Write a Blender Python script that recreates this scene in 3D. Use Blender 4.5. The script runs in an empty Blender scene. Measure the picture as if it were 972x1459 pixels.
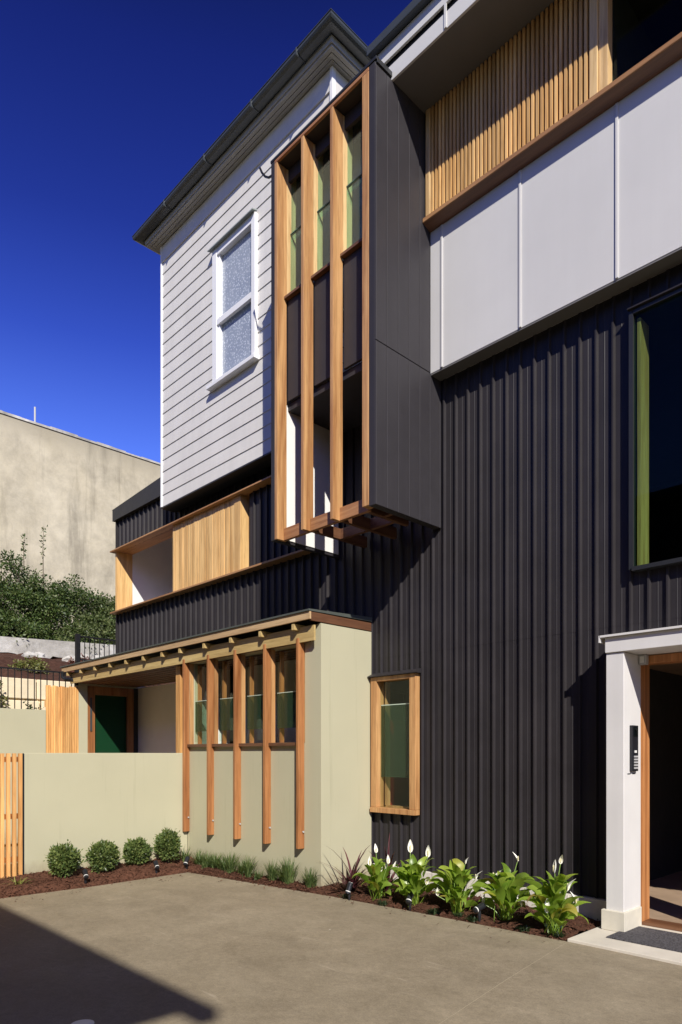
import bpy, math, random
import numpy as np
from math import radians, sin, cos, pi, atan2, sqrt
random.seed(7)
rng = np.random.default_rng(11)
sc = bpy.context.scene
COL = sc.collection

# ------------------------------------------------------------------ materials
MATS = {}
def new_mat(name):
    m = bpy.data.materials.new(name); m.use_nodes = True
    nt = m.node_tree
    b = nt.nodes['Principled BSDF']
    MATS[name] = m
    return m, nt, b
def N(nt, t, **kw):
    n = nt.nodes.new(t)
    for k, v in kw.items():
        if k in n.inputs.keys(): n.inputs[k].default_value = v
        else: setattr(n, k, v)
    return n
def L(nt, a, b): nt.links.new(a, b)
def ramp(nt, fac, stops):
    r = nt.nodes.new('ShaderNodeValToRGB')
    e = r.color_ramp.elements
    while len(e) < len(stops): e.new(0.5)
    for i, (p, c) in enumerate(stops):
        e[i].position = p; e[i].color = (*c, 1) if len(c) == 3 else c
    L(nt, fac, r.inputs[0])
    return r.outputs[0]
def noise(nt, vec, scale, detail=4, rough=.55, dist=0.0):
    n = N(nt, 'ShaderNodeTexNoise')
    n.inputs['Scale'].default_value = scale; n.inputs['Detail'].default_value = detail
    n.inputs['Roughness'].default_value = rough; n.inputs['Distortion'].default_value = dist
    if vec is not None: L(nt, vec, n.inputs['Vector'])
    return n.outputs['Fac']
def pos(nt, scale=(1, 1, 1)):
    g = N(nt, 'ShaderNodeNewGeometry')
    m = N(nt, 'ShaderNodeMapping'); m.inputs['Scale'].default_value = scale
    L(nt, g.outputs['Position'], m.inputs['Vector'])
    return m.outputs[0]
def mixc(nt, fac, a, b, mode='MIX'):
    m = nt.nodes.new('ShaderNodeMix'); m.data_type = 'RGBA'; m.blend_type = mode
    if isinstance(fac, (int, float)): m.inputs['Factor'].default_value = fac
    else: L(nt, fac, m.inputs['Factor'])
    for s, v in (('A', a), ('B', b)):
        sock = [i for i in m.inputs if i.name == s and i.type == 'RGBA'][0]
        if isinstance(v, tuple): sock.default_value = (*v, 1)
        else: L(nt, v, sock)
    return [o for o in m.outputs if o.type == 'RGBA'][0]
def bump(nt, b, h, strength, dist=.01):
    n = N(nt, 'ShaderNodeBump'); n.inputs['Strength'].default_value = strength; n.inputs['Distance'].default_value = dist
    L(nt, h, n.inputs['Height']); L(nt, n.outputs[0], b.inputs['Normal'])
def value_jitter(nt, col, amt_obj=.0, amt_isl=.0):
    """slightly different tone for each board"""
    if amt_obj:
        oi = N(nt, 'ShaderNodeObjectInfo')
        mr = N(nt, 'ShaderNodeMapRange'); mr.inputs[3].default_value = 1 - amt_obj; mr.inputs[4].default_value = 1 + amt_obj
        L(nt, oi.outputs['Random'], mr.inputs[0])
        h = N(nt, 'ShaderNodeHueSaturation'); L(nt, mr.outputs[0], h.inputs['Value']); L(nt, col, h.inputs['Color']); col = h.outputs[0]
    if amt_isl:
        g = N(nt, 'ShaderNodeNewGeometry')
        mr = N(nt, 'ShaderNodeMapRange'); mr.inputs[3].default_value = 1 - amt_isl; mr.inputs[4].default_value = 1 + amt_isl
        L(nt, g.outputs['Random Per Island'], mr.inputs[0])
        h = N(nt, 'ShaderNodeHueSaturation'); L(nt, mr.outputs[0], h.inputs['Value']); L(nt, col, h.inputs['Color']); col = h.outputs[0]
    return col

def wood(name, c1, c2, axis='z', obj=.12, isl=.10, rough=.5, knots=True):
    m, nt, b = new_mat(name)
    s = {'z': (24, 24, 1.3), 'x': (1.3, 24, 24), 'y': (24, 1.3, 24)}[axis]
    f = noise(nt, pos(nt, s), 1.0, 5, .62, 1.2)
    s2 = tuple(v * .22 for v in s)
    f2 = noise(nt, pos(nt, s2), 1.0, 3, .5, 2.0)
    c = ramp(nt, f, [(.28, c1), (.5, tuple((a + d) / 2 for a, d in zip(c1, c2))), (.72, c2)])
    c2b = ramp(nt, f2, [(.35, tuple(v * k for v, k in zip(c1, (.78, .66, .56)))), (.65, tuple(min(1, v * 1.12) for v in c2))])
    c = mixc(nt, .5, c, c2b)
    f3 = noise(nt, pos(nt, tuple(v*2.6 for v in s)), 1.0, 3, .6, .4)
    c = mixc(nt, .6, c, ramp(nt, f3, [(.32, (.62, .58, .54)), (.5, (1.03, 1.03, 1.03))]), 'MULTIPLY')
    c = value_jitter(nt, c, obj, isl)
    L(nt, c, b.inputs['Base Color'])
    b.inputs['Roughness'].default_value = rough
    bump(nt, b, f, .25, .004)
    return m

def paint(name, c, rough=.5, var=.05, scale=3.0, bumpamt=0.0, bscale=60, spec=.4, streak=0, splash=False, wave=0):
    m, nt, b = new_mat(name)
    f = noise(nt, pos(nt), scale, 5, .6)
    lo = tuple(v * (1 - var) for v in c); hi = tuple(min(1, v * (1 + var)) for v in c)
    col = ramp(nt, f, [(.3, lo), (.7, hi)])
    if streak:
        f3 = noise(nt, pos(nt, (9, 9, .5)), 1.0, 4, .6)
        d = ramp(nt, f3, [(.35, (1 - streak,) * 3), (.65, (1, 1, 1))])
        col = mixc(nt, 1.0, col, d, 'MULTIPLY')
    L(nt, col, b.inputs['Base Color'])
    fr = noise(nt, pos(nt), scale * 4, 3)
    rr = N(nt, 'ShaderNodeMapRange'); rr.inputs[3].default_value = rough * .85; rr.inputs[4].default_value = min(1, rough * 1.15)
    L(nt, fr, rr.inputs[0]); L(nt, rr.outputs[0], b.inputs['Roughness'])
    b.inputs['Specular IOR Level'].default_value = spec
    if splash:
        g_ = N(nt, 'ShaderNodeNewGeometry'); s_ = N(nt, 'ShaderNodeSeparateXYZ'); L(nt, g_.outputs['Position'], s_.inputs[0])
        mr = N(nt, 'ShaderNodeMapRange'); mr.inputs[1].default_value = .02; mr.inputs[2].default_value = .34; mr.inputs[3].default_value = 1; mr.inputs[4].default_value = 0
        L(nt, s_.outputs[2], mr.inputs[0]); fs = noise(nt, pos(nt, (9, 9, 5)), 1.0, 6, .7)
        mu = N(nt, 'ShaderNodeMath', operation='MULTIPLY'); L(nt, mr.outputs[0], mu.inputs[0]); L(nt, fs, mu.inputs[1])
        col = mixc(nt, ramp(nt, mu.outputs[0], [(.15, (0, 0, 0)), (.55, (.55, .55, .55))]), col, (.16, .10, .06))
        fw = noise(nt, pos(nt, (14, 14, .7)), 1.0, 5, .65)
        col = mixc(nt, .5, col, ramp(nt, fw, [(.30, (.86, .86, .85)), (.42, (1, 1, 1))]), 'MULTIPLY')
        L(nt, col, b.inputs['Base Color'])
    if bumpamt:
        hh = noise(nt, pos(nt), bscale, 5, .65)
        bump(nt, b, hh, bumpamt, .004)
    if wave:
        bump(nt, b, noise(nt, pos(nt, (1, 1, .6)), 2.2, 2, .5), wave, .05)
    return m

wood('timber_warm', (.32, .145, .054), (.58, .34, .145), 'z', .14, .05, .45)
wood('timber_warm_x', (.33, .15, .065), (.45, .235, .11), 'x', .1, .05, .45)
wood('timber_red', (.29, .11, .036), (.50, .225, .085), 'z', .26, .05, .42)
wood('timber_pale', (.56, .37, .165), (.74, .53, .27), 'z', .05, .13, .5)
wood('timber_batten', (.52, .30, .105), (.76, .49, .21), 'z', .05, .22, .5)
wood('timber_dark_x', (.10, .045, .024), (.17, .08, .04), 'x', .1, .08, .45)
wood('timber_dark_y', (.09, .04, .022), (.15, .07, .035), 'y', .1, .08, .45)
wood('timber_eave', (.40, .29, .115), (.53, .40, .175), 'x', .06, .06, .55)
wood('timber_fascia', (.40, .27, .14), (.54, .38, .21), 'x', .06, .03, .55)
wood('timber_gate', (.56, .28, .09), (.78, .45, .17), 'z', .05, .24, .5)
wood('timber_sill', (.30, .15, .065), (.48, .26, .115), 'x', .1, .06, .45)
wood('timber_board', (.60, .365, .135), (.76, .505, .22), 'z', .05, .14, .55)

paint('dark_metal', (.030, .0265, .029), .5, .12, 2.0, spec=.3, streak=.16, wave=.22)
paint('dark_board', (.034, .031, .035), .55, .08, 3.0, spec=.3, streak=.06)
paint('dark_trim', (.020, .021, .023), .45, .08, spec=.45)
paint('gutter_grey', (.05, .058, .064), .38, .08, spec=.5)
paint('roof_grey', (.075, .085, .075), .5, .12, spec=.4)
paint('white_boards', (.66, .64, .605), .55, .04, 2.0, streak=.05, bumpamt=.08, bscale=40)
paint('white_trim', (.78, .78, .79), .42, .03)
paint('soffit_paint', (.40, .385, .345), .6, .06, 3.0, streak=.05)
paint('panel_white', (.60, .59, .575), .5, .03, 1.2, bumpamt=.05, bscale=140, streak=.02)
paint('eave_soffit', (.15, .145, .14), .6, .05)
paint('portal_white', (.66, .645, .635), .5, .04, 2.0, bumpamt=.06, bscale=80, streak=.04)
paint('plinth_cream', (.62, .58, .49), .7, .10, 6.0, bumpamt=.25, bscale=90, streak=.05)
paint('render_sage', (.455, .432, .300), .8, .035, 1.1, bumpamt=.45, bscale=120, spec=.2, splash=True)
paint('footing_grey', (.68, .64, .57), .85, .16, 7.0, bumpamt=.6, bscale=40, spec=.2, streak=.1)
paint('white_lining', (.80, .79, .77), .5, .03)
paint('room_white', (.76, .75, .73), .7, .04)
paint('room_grey', (.20, .20, .19), .8, .08)
paint('blind_grey', (.27, .28, .27), .7, .08, 5)
paint('dark_brick', (.075, .055, .045), .85, .25, 5, bumpamt=.4, bscale=20)
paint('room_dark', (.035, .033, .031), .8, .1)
paint('room_teal', (.10, .34, .24), .6, .08)
paint('room_red', (.26, .02, .012), .5, .1)
paint('room_brown', (.34, .24, .165), .7, .15)
paint('black_metal', (.012, .012, .014), .4, .1)
paint('black_plastic', (.016, .017, .021), .32, .1)
paint('hood_grey', (.26, .29, .28), .5, .06)
paint('steel', (.55, .55, .56), .3, .05)
paint('lid_green', (.06, .13, .11), .5, .1)
paint('grey_plastic', (.42, .42, .42), .5, .05)
paint('joint_filler', (.46, .40, .30), .9, .1)
paint('slab_pale', (.58, .535, .46), .85, .08, 4.0, bumpamt=.3, bscale=70, spec=.15)
paint('sandstone', (.74, .63, .44), .9, .14, 2.5, bumpamt=.8, bscale=9, spec=.1)
paint('bolt_white', (.75, .75, .72), .35, .02)

def glass(name, tint, rough=.0, refl=1.0):
    m, nt, b = new_mat(name)
    out = [n for n in nt.nodes if n.type == 'OUTPUT_MATERIAL'][0]
    tr = N(nt, 'ShaderNodeBsdfTransparent'); tr.inputs[0].default_value = (*tint, 1)
    gl = N(nt, 'ShaderNodeBsdfGlossy'); gl.inputs['Roughness'].default_value = rough; gl.inputs[0].default_value = (.9, .96, .93, 1)
    lw = N(nt, 'ShaderNodeLayerWeight')
    pw_ = N(nt, 'ShaderNodeMath', operation='POWER'); L(nt, lw.outputs['Facing'], pw_.inputs[0]); pw_.inputs[1].default_value = 5.0
    mx = N(nt, 'ShaderNodeMixShader')
    ml = N(nt, 'ShaderNodeMath', operation='MULTIPLY_ADD'); ml.inputs[1].default_value = .9*refl; ml.inputs[2].default_value = .035*refl
    L(nt, pw_.outputs[0], ml.inputs[0]); L(nt, ml.outputs[0], mx.inputs[0])
    L(nt, tr.outputs[0], mx.inputs[1]); L(nt, gl.outputs[0], mx.inputs[2]); L(nt, mx.outputs[0], out.inputs[0])
    return m
glass('glass_clear', (.91, .955, .92), 0, .6); glass('glass_bay', (.80, .92, .895), 0, .6); glass('glass_green', (.74, .87, .77), 0, .6); glass('glass_dark', (.75, .80, .76), 0, .22); glass('glass_olive', (.70, .86, .76), 0, .22)

def m_glass_frosted():
    m, nt, b = new_mat('glass_patterned')
    v = N(nt, 'ShaderNodeTexVoronoi'); v.inputs['Scale'].default_value = 30; L(nt, pos(nt, (1, 1, 1)), v.inputs['Vector'])
    c = ramp(nt, v.outputs['Distance'], [(.12, (.66, .71, .78)), (.42, (.28, .32, .39))])
    f = noise(nt, pos(nt), 3.5, 3)
    c = mixc(nt, ramp(nt, f, [(.4, (0, 0, 0)), (.7, (.35, .35, .35))]), c, (.46, .50, .55))
    L(nt, c, b.inputs['Base Color']); b.inputs['Roughness'].default_value = .25
    bump(nt, b, v.outputs['Distance'], .3, .004)
m_glass_frosted()
def film(name, tint, dif, amt):
    glass(name, tint, 0, .5)
    nt = MATS[name].node_tree; out = [n for n in nt.nodes if n.type == 'OUTPUT_MATERIAL'][0]
    src = out.inputs[0].links[0].from_socket
    df = N(nt, 'ShaderNodeBsdfDiffuse'); df.inputs[0].default_value = (*dif, 1)
    mx = N(nt, 'ShaderNodeMixShader'); mx.inputs[0].default_value = amt
    L(nt, src, mx.inputs[1]); L(nt, df.outputs[0], mx.inputs[2]); L(nt, mx.outputs[0], out.inputs[0])
film('glass_film', (.72, .86, .76), (.050, .075, .048), .45)
film('glass_door', (.6, .75, .65), (.014, .07, .03), .5)

def m_concrete():
    m, nt, b = new_mat('driveway_concrete')
    p1 = pos(nt)
    a = noise(nt, p1, .9, 6, .62, .6); c = noise(nt, p1, 3.2, 9, .78, .5); d = noise(nt, p1, 95, 4, .75); d2 = noise(nt, p1, 22, 7, .8, .4)
    sw = noise(nt, pos(nt, (1.0, 1.5, 1)), .8, 6, .62, .7)
    c1 = ramp(nt, a, [(.28, (.255, .212, .146)), (.5, (.288, .242, .170)), (.74, (.325, .276, .197))])
    c2 = ramp(nt, sw, [(.36, (.86, .855, .85)), (.60, (1.05, 1.045, 1.04))])
    col = mixc(nt, .6, c1, c2, 'MULTIPLY')
    col = mixc(nt, .42, col, ramp(nt, c, [(.34, (.60, .58, .55)), (.64, (1.22, 1.22, 1.22))]), 'MULTIPLY')
    col = mixc(nt, .5, col, ramp(nt, d2, [(.34, (.66, .65, .64)), (.66, (1.24, 1.24, 1.24))]), 'MULTIPLY')
    col = mixc(nt, .8, col, ramp(nt, d, [(.3, (.68, .68, .68)), (.7, (1.2, 1.2, 1.2))]), 'MULTIPLY')
    # a few pale scuffs and dots
    v = N(nt, 'ShaderNodeTexVoronoi'); v.inputs['Scale'].default_value = 2.2; L(nt, p1, v.inputs['Vector'])
    col = mixc(nt, ramp(nt, v.outputs['Distance'], [(.012, (1, 1, 1)), (.02, (0, 0, 0))]), col, (.62, .58, .50))
    sc2 = noise(nt, pos(nt, (1.0, 9.0, 1)), 1.6, 6, .7, .8)
    col = mixc(nt, ramp(nt, sc2, [(.62, (0, 0, 0)), (.72, (.34, .34, .34))]), col, (.50, .44, .35))
    sc3 = noise(nt, pos(nt, (2.5, .6, 1)), 1.1, 7, .75, 1.4)
    col = mixc(nt, ramp(nt, sc3, [(.30, (.30, .30, .30)), (.40, (0, 0, 0))]), col, (.15, .12, .085))
    L(nt, col, b.inputs['Base Color'])
    rr = N(nt, 'ShaderNodeMapRange'); rr.inputs[3].default_value = .55; rr.inputs[4].default_value = .9
    L(nt, c, rr.inputs[0]); L(nt, rr.outputs[0], b.inputs['Roughness']); b.inputs['Specular IOR Level'].default_value = .3
    bump(nt, b, d, .35, .004)
m_concrete()

def m_old_wall():
    m, nt, b = new_mat('old_render')
    p1 = pos(nt)
    a = noise(nt, p1, .16, 6, .6, .2); c = noise(nt, p1, 1.1, 8, .74, .1); f = noise(nt, pos(nt, (1, 1.0, .10)), .9, 6, .65, .3)
    col = ramp(nt, a, [(.3, (.42, .37, .265)), (.55, (.53, .48, .37)), (.75, (.63, .595, .51))])
    col = mixc(nt, .6, col, ramp(nt, c, [(.3, (.5, .5, .5)), (.62, (1.12, 1.12, 1.1))]), 'MULTIPLY')
    col = mixc(nt, .6, col, ramp(nt, f, [(.36, (.55, .55, .56)), (.46, (1.05, 1.05, 1.05))]), 'MULTIPLY')
    # grime band below the coping
    g = N(nt, 'ShaderNodeNewGeometry'); s = N(nt, 'ShaderNodeSeparateXYZ'); L(nt, g.outputs['Position'], s.inputs[0])
    mr = N(nt, 'ShaderNodeMapRange'); mr.inputs[1].default_value = 12.2; mr.inputs[2].default_value = 13.7
    L(nt, s.outputs[2], mr.inputs[0])
    mu = N(nt, 'ShaderNodeMath', operation='MULTIPLY'); L(nt, mr.outputs[0], mu.inputs[0]); L(nt, c, mu.inputs[1])
    col = mixc(nt, ramp(nt, mu.outputs[0], [(.25, (0, 0, 0)), (.62, (.55, .55, .55))]), col, (.16, .145, .115))
    L(nt, col, b.inputs['Base Color']); b.inputs['Roughness'].default_value = .9; b.inputs['Specular IOR Level'].default_value = .15
    bump(nt, b, c, .4, .05)
m_old_wall()

def m_old_concrete():
    m, nt, b = new_mat('weathered_concrete')
    p1 = pos(nt)
    a = noise(nt, p1, .7, 7, .7, 1.0); c = noise(nt, p1, 3, 6, .7)
    col = ramp(nt, a, [(.30, (.22, .21, .19)), (.5, (.44, .42, .38)), (.68, (.66, .65, .62))])
    col = mixc(nt, .6, col, ramp(nt, c, [(.3, (.55, .55, .55)), (.7, (1.15, 1.15, 1.15))]), 'MULTIPLY')
    L(nt, col, b.inputs['Base Color']); b.inputs['Roughness'].default_value = .9
    bump(nt, b, c, .5, .05)
m_old_concrete()

def m_mulch(name, c1, c2, scale=40):
    m, nt, b = new_mat(name)
    a = noise(nt, pos(nt), scale, 6, .75, .5)
    col = ramp(nt, a, [(.3, c1), (.7, c2)])
    g = N(nt, 'ShaderNodeNewGeometry')
    col = value_jitter(nt, col, 0, .45)
    L(nt, col, b.inputs['Base Color']); b.inputs['Roughness'].default_value = .85; b.inputs['Specular IOR Level'].default_value = .2
    bump(nt, b, a, .8, .01)
m_mulch('mulch_bark', (.04, .017, .010), (.15, .066, .040))
m_mulch('mulch_far', (.05, .022, .014), (.13, .062, .042), 9)
m_mulch('earth', (.10, .08, .05), (.2, .16, .10), 2)

def leafmat(name, c1, c2, c3, rough=.45, trans=.25, isl=.3, scale=3.0, spec=.4):
    m, nt, b = new_mat(name)
    g = N(nt, 'ShaderNodeNewGeometry')
    col = ramp(nt, g.outputs['Random Per Island'], [(0, c1), (.5, c2), (1, c3)])
    f = noise(nt, pos(nt), scale, 3)
    col = mixc(nt, .5, col, ramp(nt, f, [(.3, (.7, .72, .7)), (.7, (1.2, 1.2, 1.1))]), 'MULTIPLY')
    L(nt, col, b.inputs['Base Color']); b.inputs['Roughness'].default_value = rough; b.inputs['Specular IOR Level'].default_value = spec
    out = [n for n in nt.nodes if n.type == 'OUTPUT_MATERIAL'][0]
    tl = N(nt, 'ShaderNodeBsdfTranslucent'); L(nt, mixc(nt, 1.0, col, (1.5, 1.7, .7), 'MULTIPLY'), tl.inputs[0])
    mx = N(nt, 'ShaderNodeMixShader'); mx.inputs[0].default_value = trans
    L(nt, b.outputs[0], mx.inputs[1]); L(nt, tl.outputs[0], mx.inputs[2]); L(nt, mx.outputs[0], out.inputs[0])
leafmat('leaf_shrub', (.06, .10, .03), (.11, .155, .045), (.20, .235, .075), .4)
leafmat('leaf_hedge', (.035, .065, .018), (.07, .11, .03), (.14, .17, .06), .45, .2, scale=.5)
leafmat('leaf_hedge_pale', (.06, .09, .03), (.105, .14, .048), (.19, .21, .09), .45, .2, scale=.5)
leafmat('leaf_lily', (.12, .20, .025), (.20, .30, .04), (.34, .42, .07), .32, .42, scale=8)
leafmat('leaf_fading', (.34, .36, .05), (.42, .38, .08), (.30, .22, .07), .4, .4, scale=8)
leafmat('leaf_grass', (.06, .10, .035), (.10, .15, .05), (.17, .21, .08), .45, .3)
leafmat('leaf_dark', (.018, .035, .016), (.03, .05, .02), (.05, .075, .03), .4, .2)
leafmat('leaf_burgundy', (.035, .012, .014), (.07, .02, .028), (.14, .05, .06), .35, .25)
leafmat('leaf_yellow', (.20, .24, .06), (.28, .30, .08), (.34, .34, .12), .45, .3)
leafmat('leaf_redbush', (.09, .03, .022), (.15, .05, .035), (.20, .09, .06), .5, .2)
leafmat('leaf_olive', (.10, .12, .03), (.16, .17, .045), (.22, .21, .07), .5, .25)
paint('petal_white', (.80, .79, .72), .45, .04)
paint('spadix_cream', (.62, .57, .33), .6, .05)
paint('stem_green', (.20, .32, .07), .4, .1)
paint('bark', (.10, .075, .05), .9, .2, 8)

# ------------------------------------------------------------------ geometry helpers
class G:
    """collects world-space geometry, then links it as ONE mesh object"""
    def __init__(s): s.v = []; s.f = []; s.mi = []
    def quad(s, a, b, c, d, m=0):
        i = len(s.v); s.v += [a, b, c, d]; s.f.append((i, i+1, i+2, i+3)); s.mi.append(m); return s
    def poly(s, pts, m=0):
        i = len(s.v); s.v += list(pts); s.f.append(tuple(range(i, i+len(pts)))); s.mi.append(m); return s
    def box(s, x0, x1, y0, y1, z0, z1, m=0):
        if x0 > x1: x0, x1 = x1, x0
        if y0 > y1: y0, y1 = y1, y0
        if z0 > z1: z0, z1 = z1, z0
        i = len(s.v)
        s.v += [(x0,y0,z0),(x1,y0,z0),(x1,y1,z0),(x0,y1,z0),(x0,y0,z1),(x1,y0,z1),(x1,y1,z1),(x0,y1,z1)]
        for f in ((0,3,2,1),(4,5,6,7),(0,1,5,4),(1,2,6,5),(2,3,7,6),(3,0,4,7)):
            s.f.append(tuple(i+k for k in f)); s.mi.append(m)
        return s
    def prism(s, pts, d, m=0):
        """closed polygon (3-D points) pushed along vector d"""
        n = len(pts); i = len(s.v)
        s.v += [tuple(p) for p in pts] + [(p[0]+d[0], p[1]+d[1], p[2]+d[2]) for p in pts]
        s.f.append(tuple(i+k for k in range(n))[::-1]); s.mi.append(m)
        s.f.append(tuple(i+n+k for k in range(n))); s.mi.append(m)
        for k in range(n):
            s.f.append((i+k, i+(k+1) % n, i+n+(k+1) % n, i+n+k)); s.mi.append(m)
        return s
    def tube(s, pts, r, seg=8, m=0, caps=True):
        """round bar along a polyline, r a number or a list"""
        n = len(pts); rs = r if isinstance(r, (list, tuple)) else [r]*n
        P_ = [np.array(p, float) for p in pts]; i = len(s.v)
        for k in range(n):
            t = P_[min(k+1, n-1)] - P_[max(k-1, 0)]; t /= (np.linalg.norm(t) + 1e-9)
            a = np.cross(t, (0, 0, 1.0)) if abs(t[2]) < .9 else np.cross(t, (1.0, 0, 0))
            a /= np.linalg.norm(a); b = np.cross(t, a)
            for j in range(seg):
                q = P_[k] + rs[k]*(a*cos(2*pi*j/seg) + b*sin(2*pi*j/seg)); s.v.append(tuple(q))
        for k in range(n-1):
            for j in range(seg):
                s.f.append((i+k*seg+j, i+k*seg+(j+1) % seg, i+(k+1)*seg+(j+1) % seg, i+(k+1)*seg+j)); s.mi.append(m)
        if caps:
            s.f.append(tuple(i+j for j in range(seg))[::-1]); s.mi.append(m)
            s.f.append(tuple(i+(n-1)*seg+j for j in range(seg))); s.mi.append(m)
        return s
    def grid(s, fn, nu, nv, m=0):
        i = len(s.v)
        for a in range(nu+1):
            for b in range(nv+1): s.v.append(tuple(fn(a/nu, b/nv)))
        for a in range(nu):
            for b in range(nv):
                s.f.append((i+a*(nv+1)+b, i+(a+1)*(nv+1)+b, i+(a+1)*(nv+1)+b+1, i+a*(nv+1)+b+1)); s.mi.append(m)
        return s
    def build(s, name, mats, parent=None, bevel=0, smooth=False):
        if isinstance(mats, str): mats = [mats]
        off = world_origin(parent)
        me = bpy.data.meshes.new(name)
        me.from_pydata([(p[0]-off[0], p[1]-off[1], p[2]-off[2]) for p in s.v], [], s.f)
        for k in mats: me.materials.append(MATS[k])
        if len(mats) > 1: me.polygons.foreach_set('material_index', s.mi)
        if smooth: me.polygons.foreach_set('use_smooth', [True]*len(me.polygons))
        me.update()
        o = bpy.data.objects.new(name, me); COL.objects.link(o)
        if parent is not None: o.parent = parent
        if bevel:
            bm = o.modifiers.new('edge', 'BEVEL'); bm.width = bevel; bm.segments = 2; bm.limit_method = 'ANGLE'; bm.angle_limit = radians(40)
        return o
def world_origin(o):
    x = y = z = 0.0
    while o is not None:
        x += o.location[0]; y += o.location[1]; z += o.location[2]; o = o.parent
    return (x, y, z)
def thing(name, label, cat, loc, group=None):
    o = bpy.data.objects.new(name, None); COL.objects.link(o)
    o.location = loc; o.empty_display_size = .2
    tag(o, label, cat, group); return o
def tag(o, label, cat, group=None, kind=None):
    if label: o['label'] = label
    if cat: o['category'] = cat
    if group: o['group'] = group
    if kind: o['kind'] = kind
    return o
def struct(o): o['kind'] = 'structure'; return o
def place(root, loc, rotz=0, scale=1, label=None):
    """copy a thing with its parts and their sub-parts"""
    r = root.copy(); COL.objects.link(r); r.location = loc; r.rotation_euler = (0, 0, rotz); r.scale = (scale,)*3
    if label: r['label'] = label
    for ch in list(root.children):
        c = ch.copy(); COL.objects.link(c); c.parent = r
        for g in list(ch.children):
            d = g.copy(); COL.objects.link(d); d.parent = c
    return r
def leaf_mesh(name, P_, D, Nn, Ln, Wd, mat, parent, bend=.15, loc=None):
    """many small folded leaves as one mesh: base points, directions, normals, lengths, widths"""
    off = np.array(world_origin(parent) if loc is None else loc)
    D = D/np.linalg.norm(D, axis=1, keepdims=True)
    S = np.cross(D, Nn); S /= (np.linalg.norm(S, axis=1, keepdims=True)+1e-9)
    U = np.cross(S, D)
    Ln = Ln[:, None]; Wd = Wd[:, None]
    a = P_; b = P_ + D*Ln*.45 + S*Wd*.5 + U*Ln*bend*.5; c = P_ + D*Ln - U*Ln*bend*.3; d = P_ + D*Ln*.45 - S*Wd*.5 + U*Ln*bend*.5
    mid = P_ + D*Ln*.45
    n = len(P_)
    V = np.stack([a, b, c, d, mid], 1).reshape(-1, 3) - off
    i = np.arange(n)*5
    F = np.stack([i, i+1, i+4, i+4, i+1, i+2, i, i+4, i+3, i+4, i+2, i+3], 1).reshape(-1, 3)
    me = bpy.data.meshes.new(name)
    me.vertices.add(len(V)); me.vertices.foreach_set('co', V.ravel())
    me.loops.add(F.size); me.loops.foreach_set('vertex_index', F.ravel().astype(np.int32))
    me.polygons.add(len(F)); me.polygons.foreach_set('loop_start', (np.arange(len(F))*3).astype(np.int32))
    me.polygons.foreach_set('loop_total', np.full(len(F), 3, np.int32))
    me.update(calc_edges=True); me.validate()
    me.materials.append(MATS[mat])
    o = bpy.data.objects.new(name, me); COL.objects.link(o)
    if parent is not None: o.parent = parent
    return o
def unit(n):
    v = rng.normal(size=(n, 3)); return v/np.linalg.norm(v, axis=1, keepdims=True)
def holes_split(u0, u1, v0, v1, holes):
    """rectangle minus rectangular holes, as rectangles"""
    us = sorted({u0, u1, *[h[0] for h in holes], *[h[1] for h in holes]}); us = [u for u in us if u0 <= u <= u1]
    out = []
    for a, b in zip(us[:-1], us[1:]):
        if b - a < 1e-6: continue
        blk = sorted((max(v0, h[2]), min(v1, h[3])) for h in holes if h[0] < (a+b)/2 < h[1] and h[3] > v0 and h[2] < v1)
        z = v0
        for s, e in blk:
            if s > z + 1e-6: out.append((a, b, z, s))
            z = max(z, e)
        if z < v1 - 1e-6: out.append((a, b, z, v1))
    return out

# ------------------------------------------------------------------ key planes (metres; camera at x=0, y=0)
XG, YG, YF, XB, YB, YW, YH = -5.533, 5.04, 5.883, -4.527, 4.847, 5.687, 5.60

# ================================================================== GROUND
def flat(name, pts, z, mat, parent=None):
    g = G(); g.poly([(x, y, z) for x, y in pts]); return g.build(name, mat, parent)
struct(flat('ground', [(-12.3, -900), (900, -900), (900, 900), (-12.3, 900)], -.05, 'earth'))
g = G()
def ter(u, v):
    x = -12.25 - 6.6*u if u < .999 else -18.9
    x = -12.25 - (14.6-12.25)*min(1, u*4) - max(0, u-.25)/.75*(18.95-14.6)
    y = -120 + 300*v
    z = 1.0 if u < .25 else 2.98 + (u-.25)/.75*1.05
    return (x, y, z + .05*sin(y*2.3+u*9)*(u > .3))
gg = G()
gg.quad((-12.25, -300, 1.9), (-12.25, 300, 1.9), (-14.75, 300, 1.9), (-14.75, -300, 1.9))
struct(gg.build('terrace', 'earth'))
gg = G(); gg.quad((-19.3, -300, 4.45), (-19.3, 300, 4.45), (-900, 300, 4.6), (-900, -300, 4.6))
struct(gg.build('upper_terrace', 'earth'))
gg = G()
def slope(u, v):
    y = 1.0 + 9.5*v; x = -14.85 - 4.2*u
    return (x, y, 3.0 + 1.12*u + .05*sin(7*u+3*y)*sin(2.1*y) + rng.normal()*.025)
gg.grid(slope, 26, 60)
struct(gg.build('garden_slope', 'mulch_far'))

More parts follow.
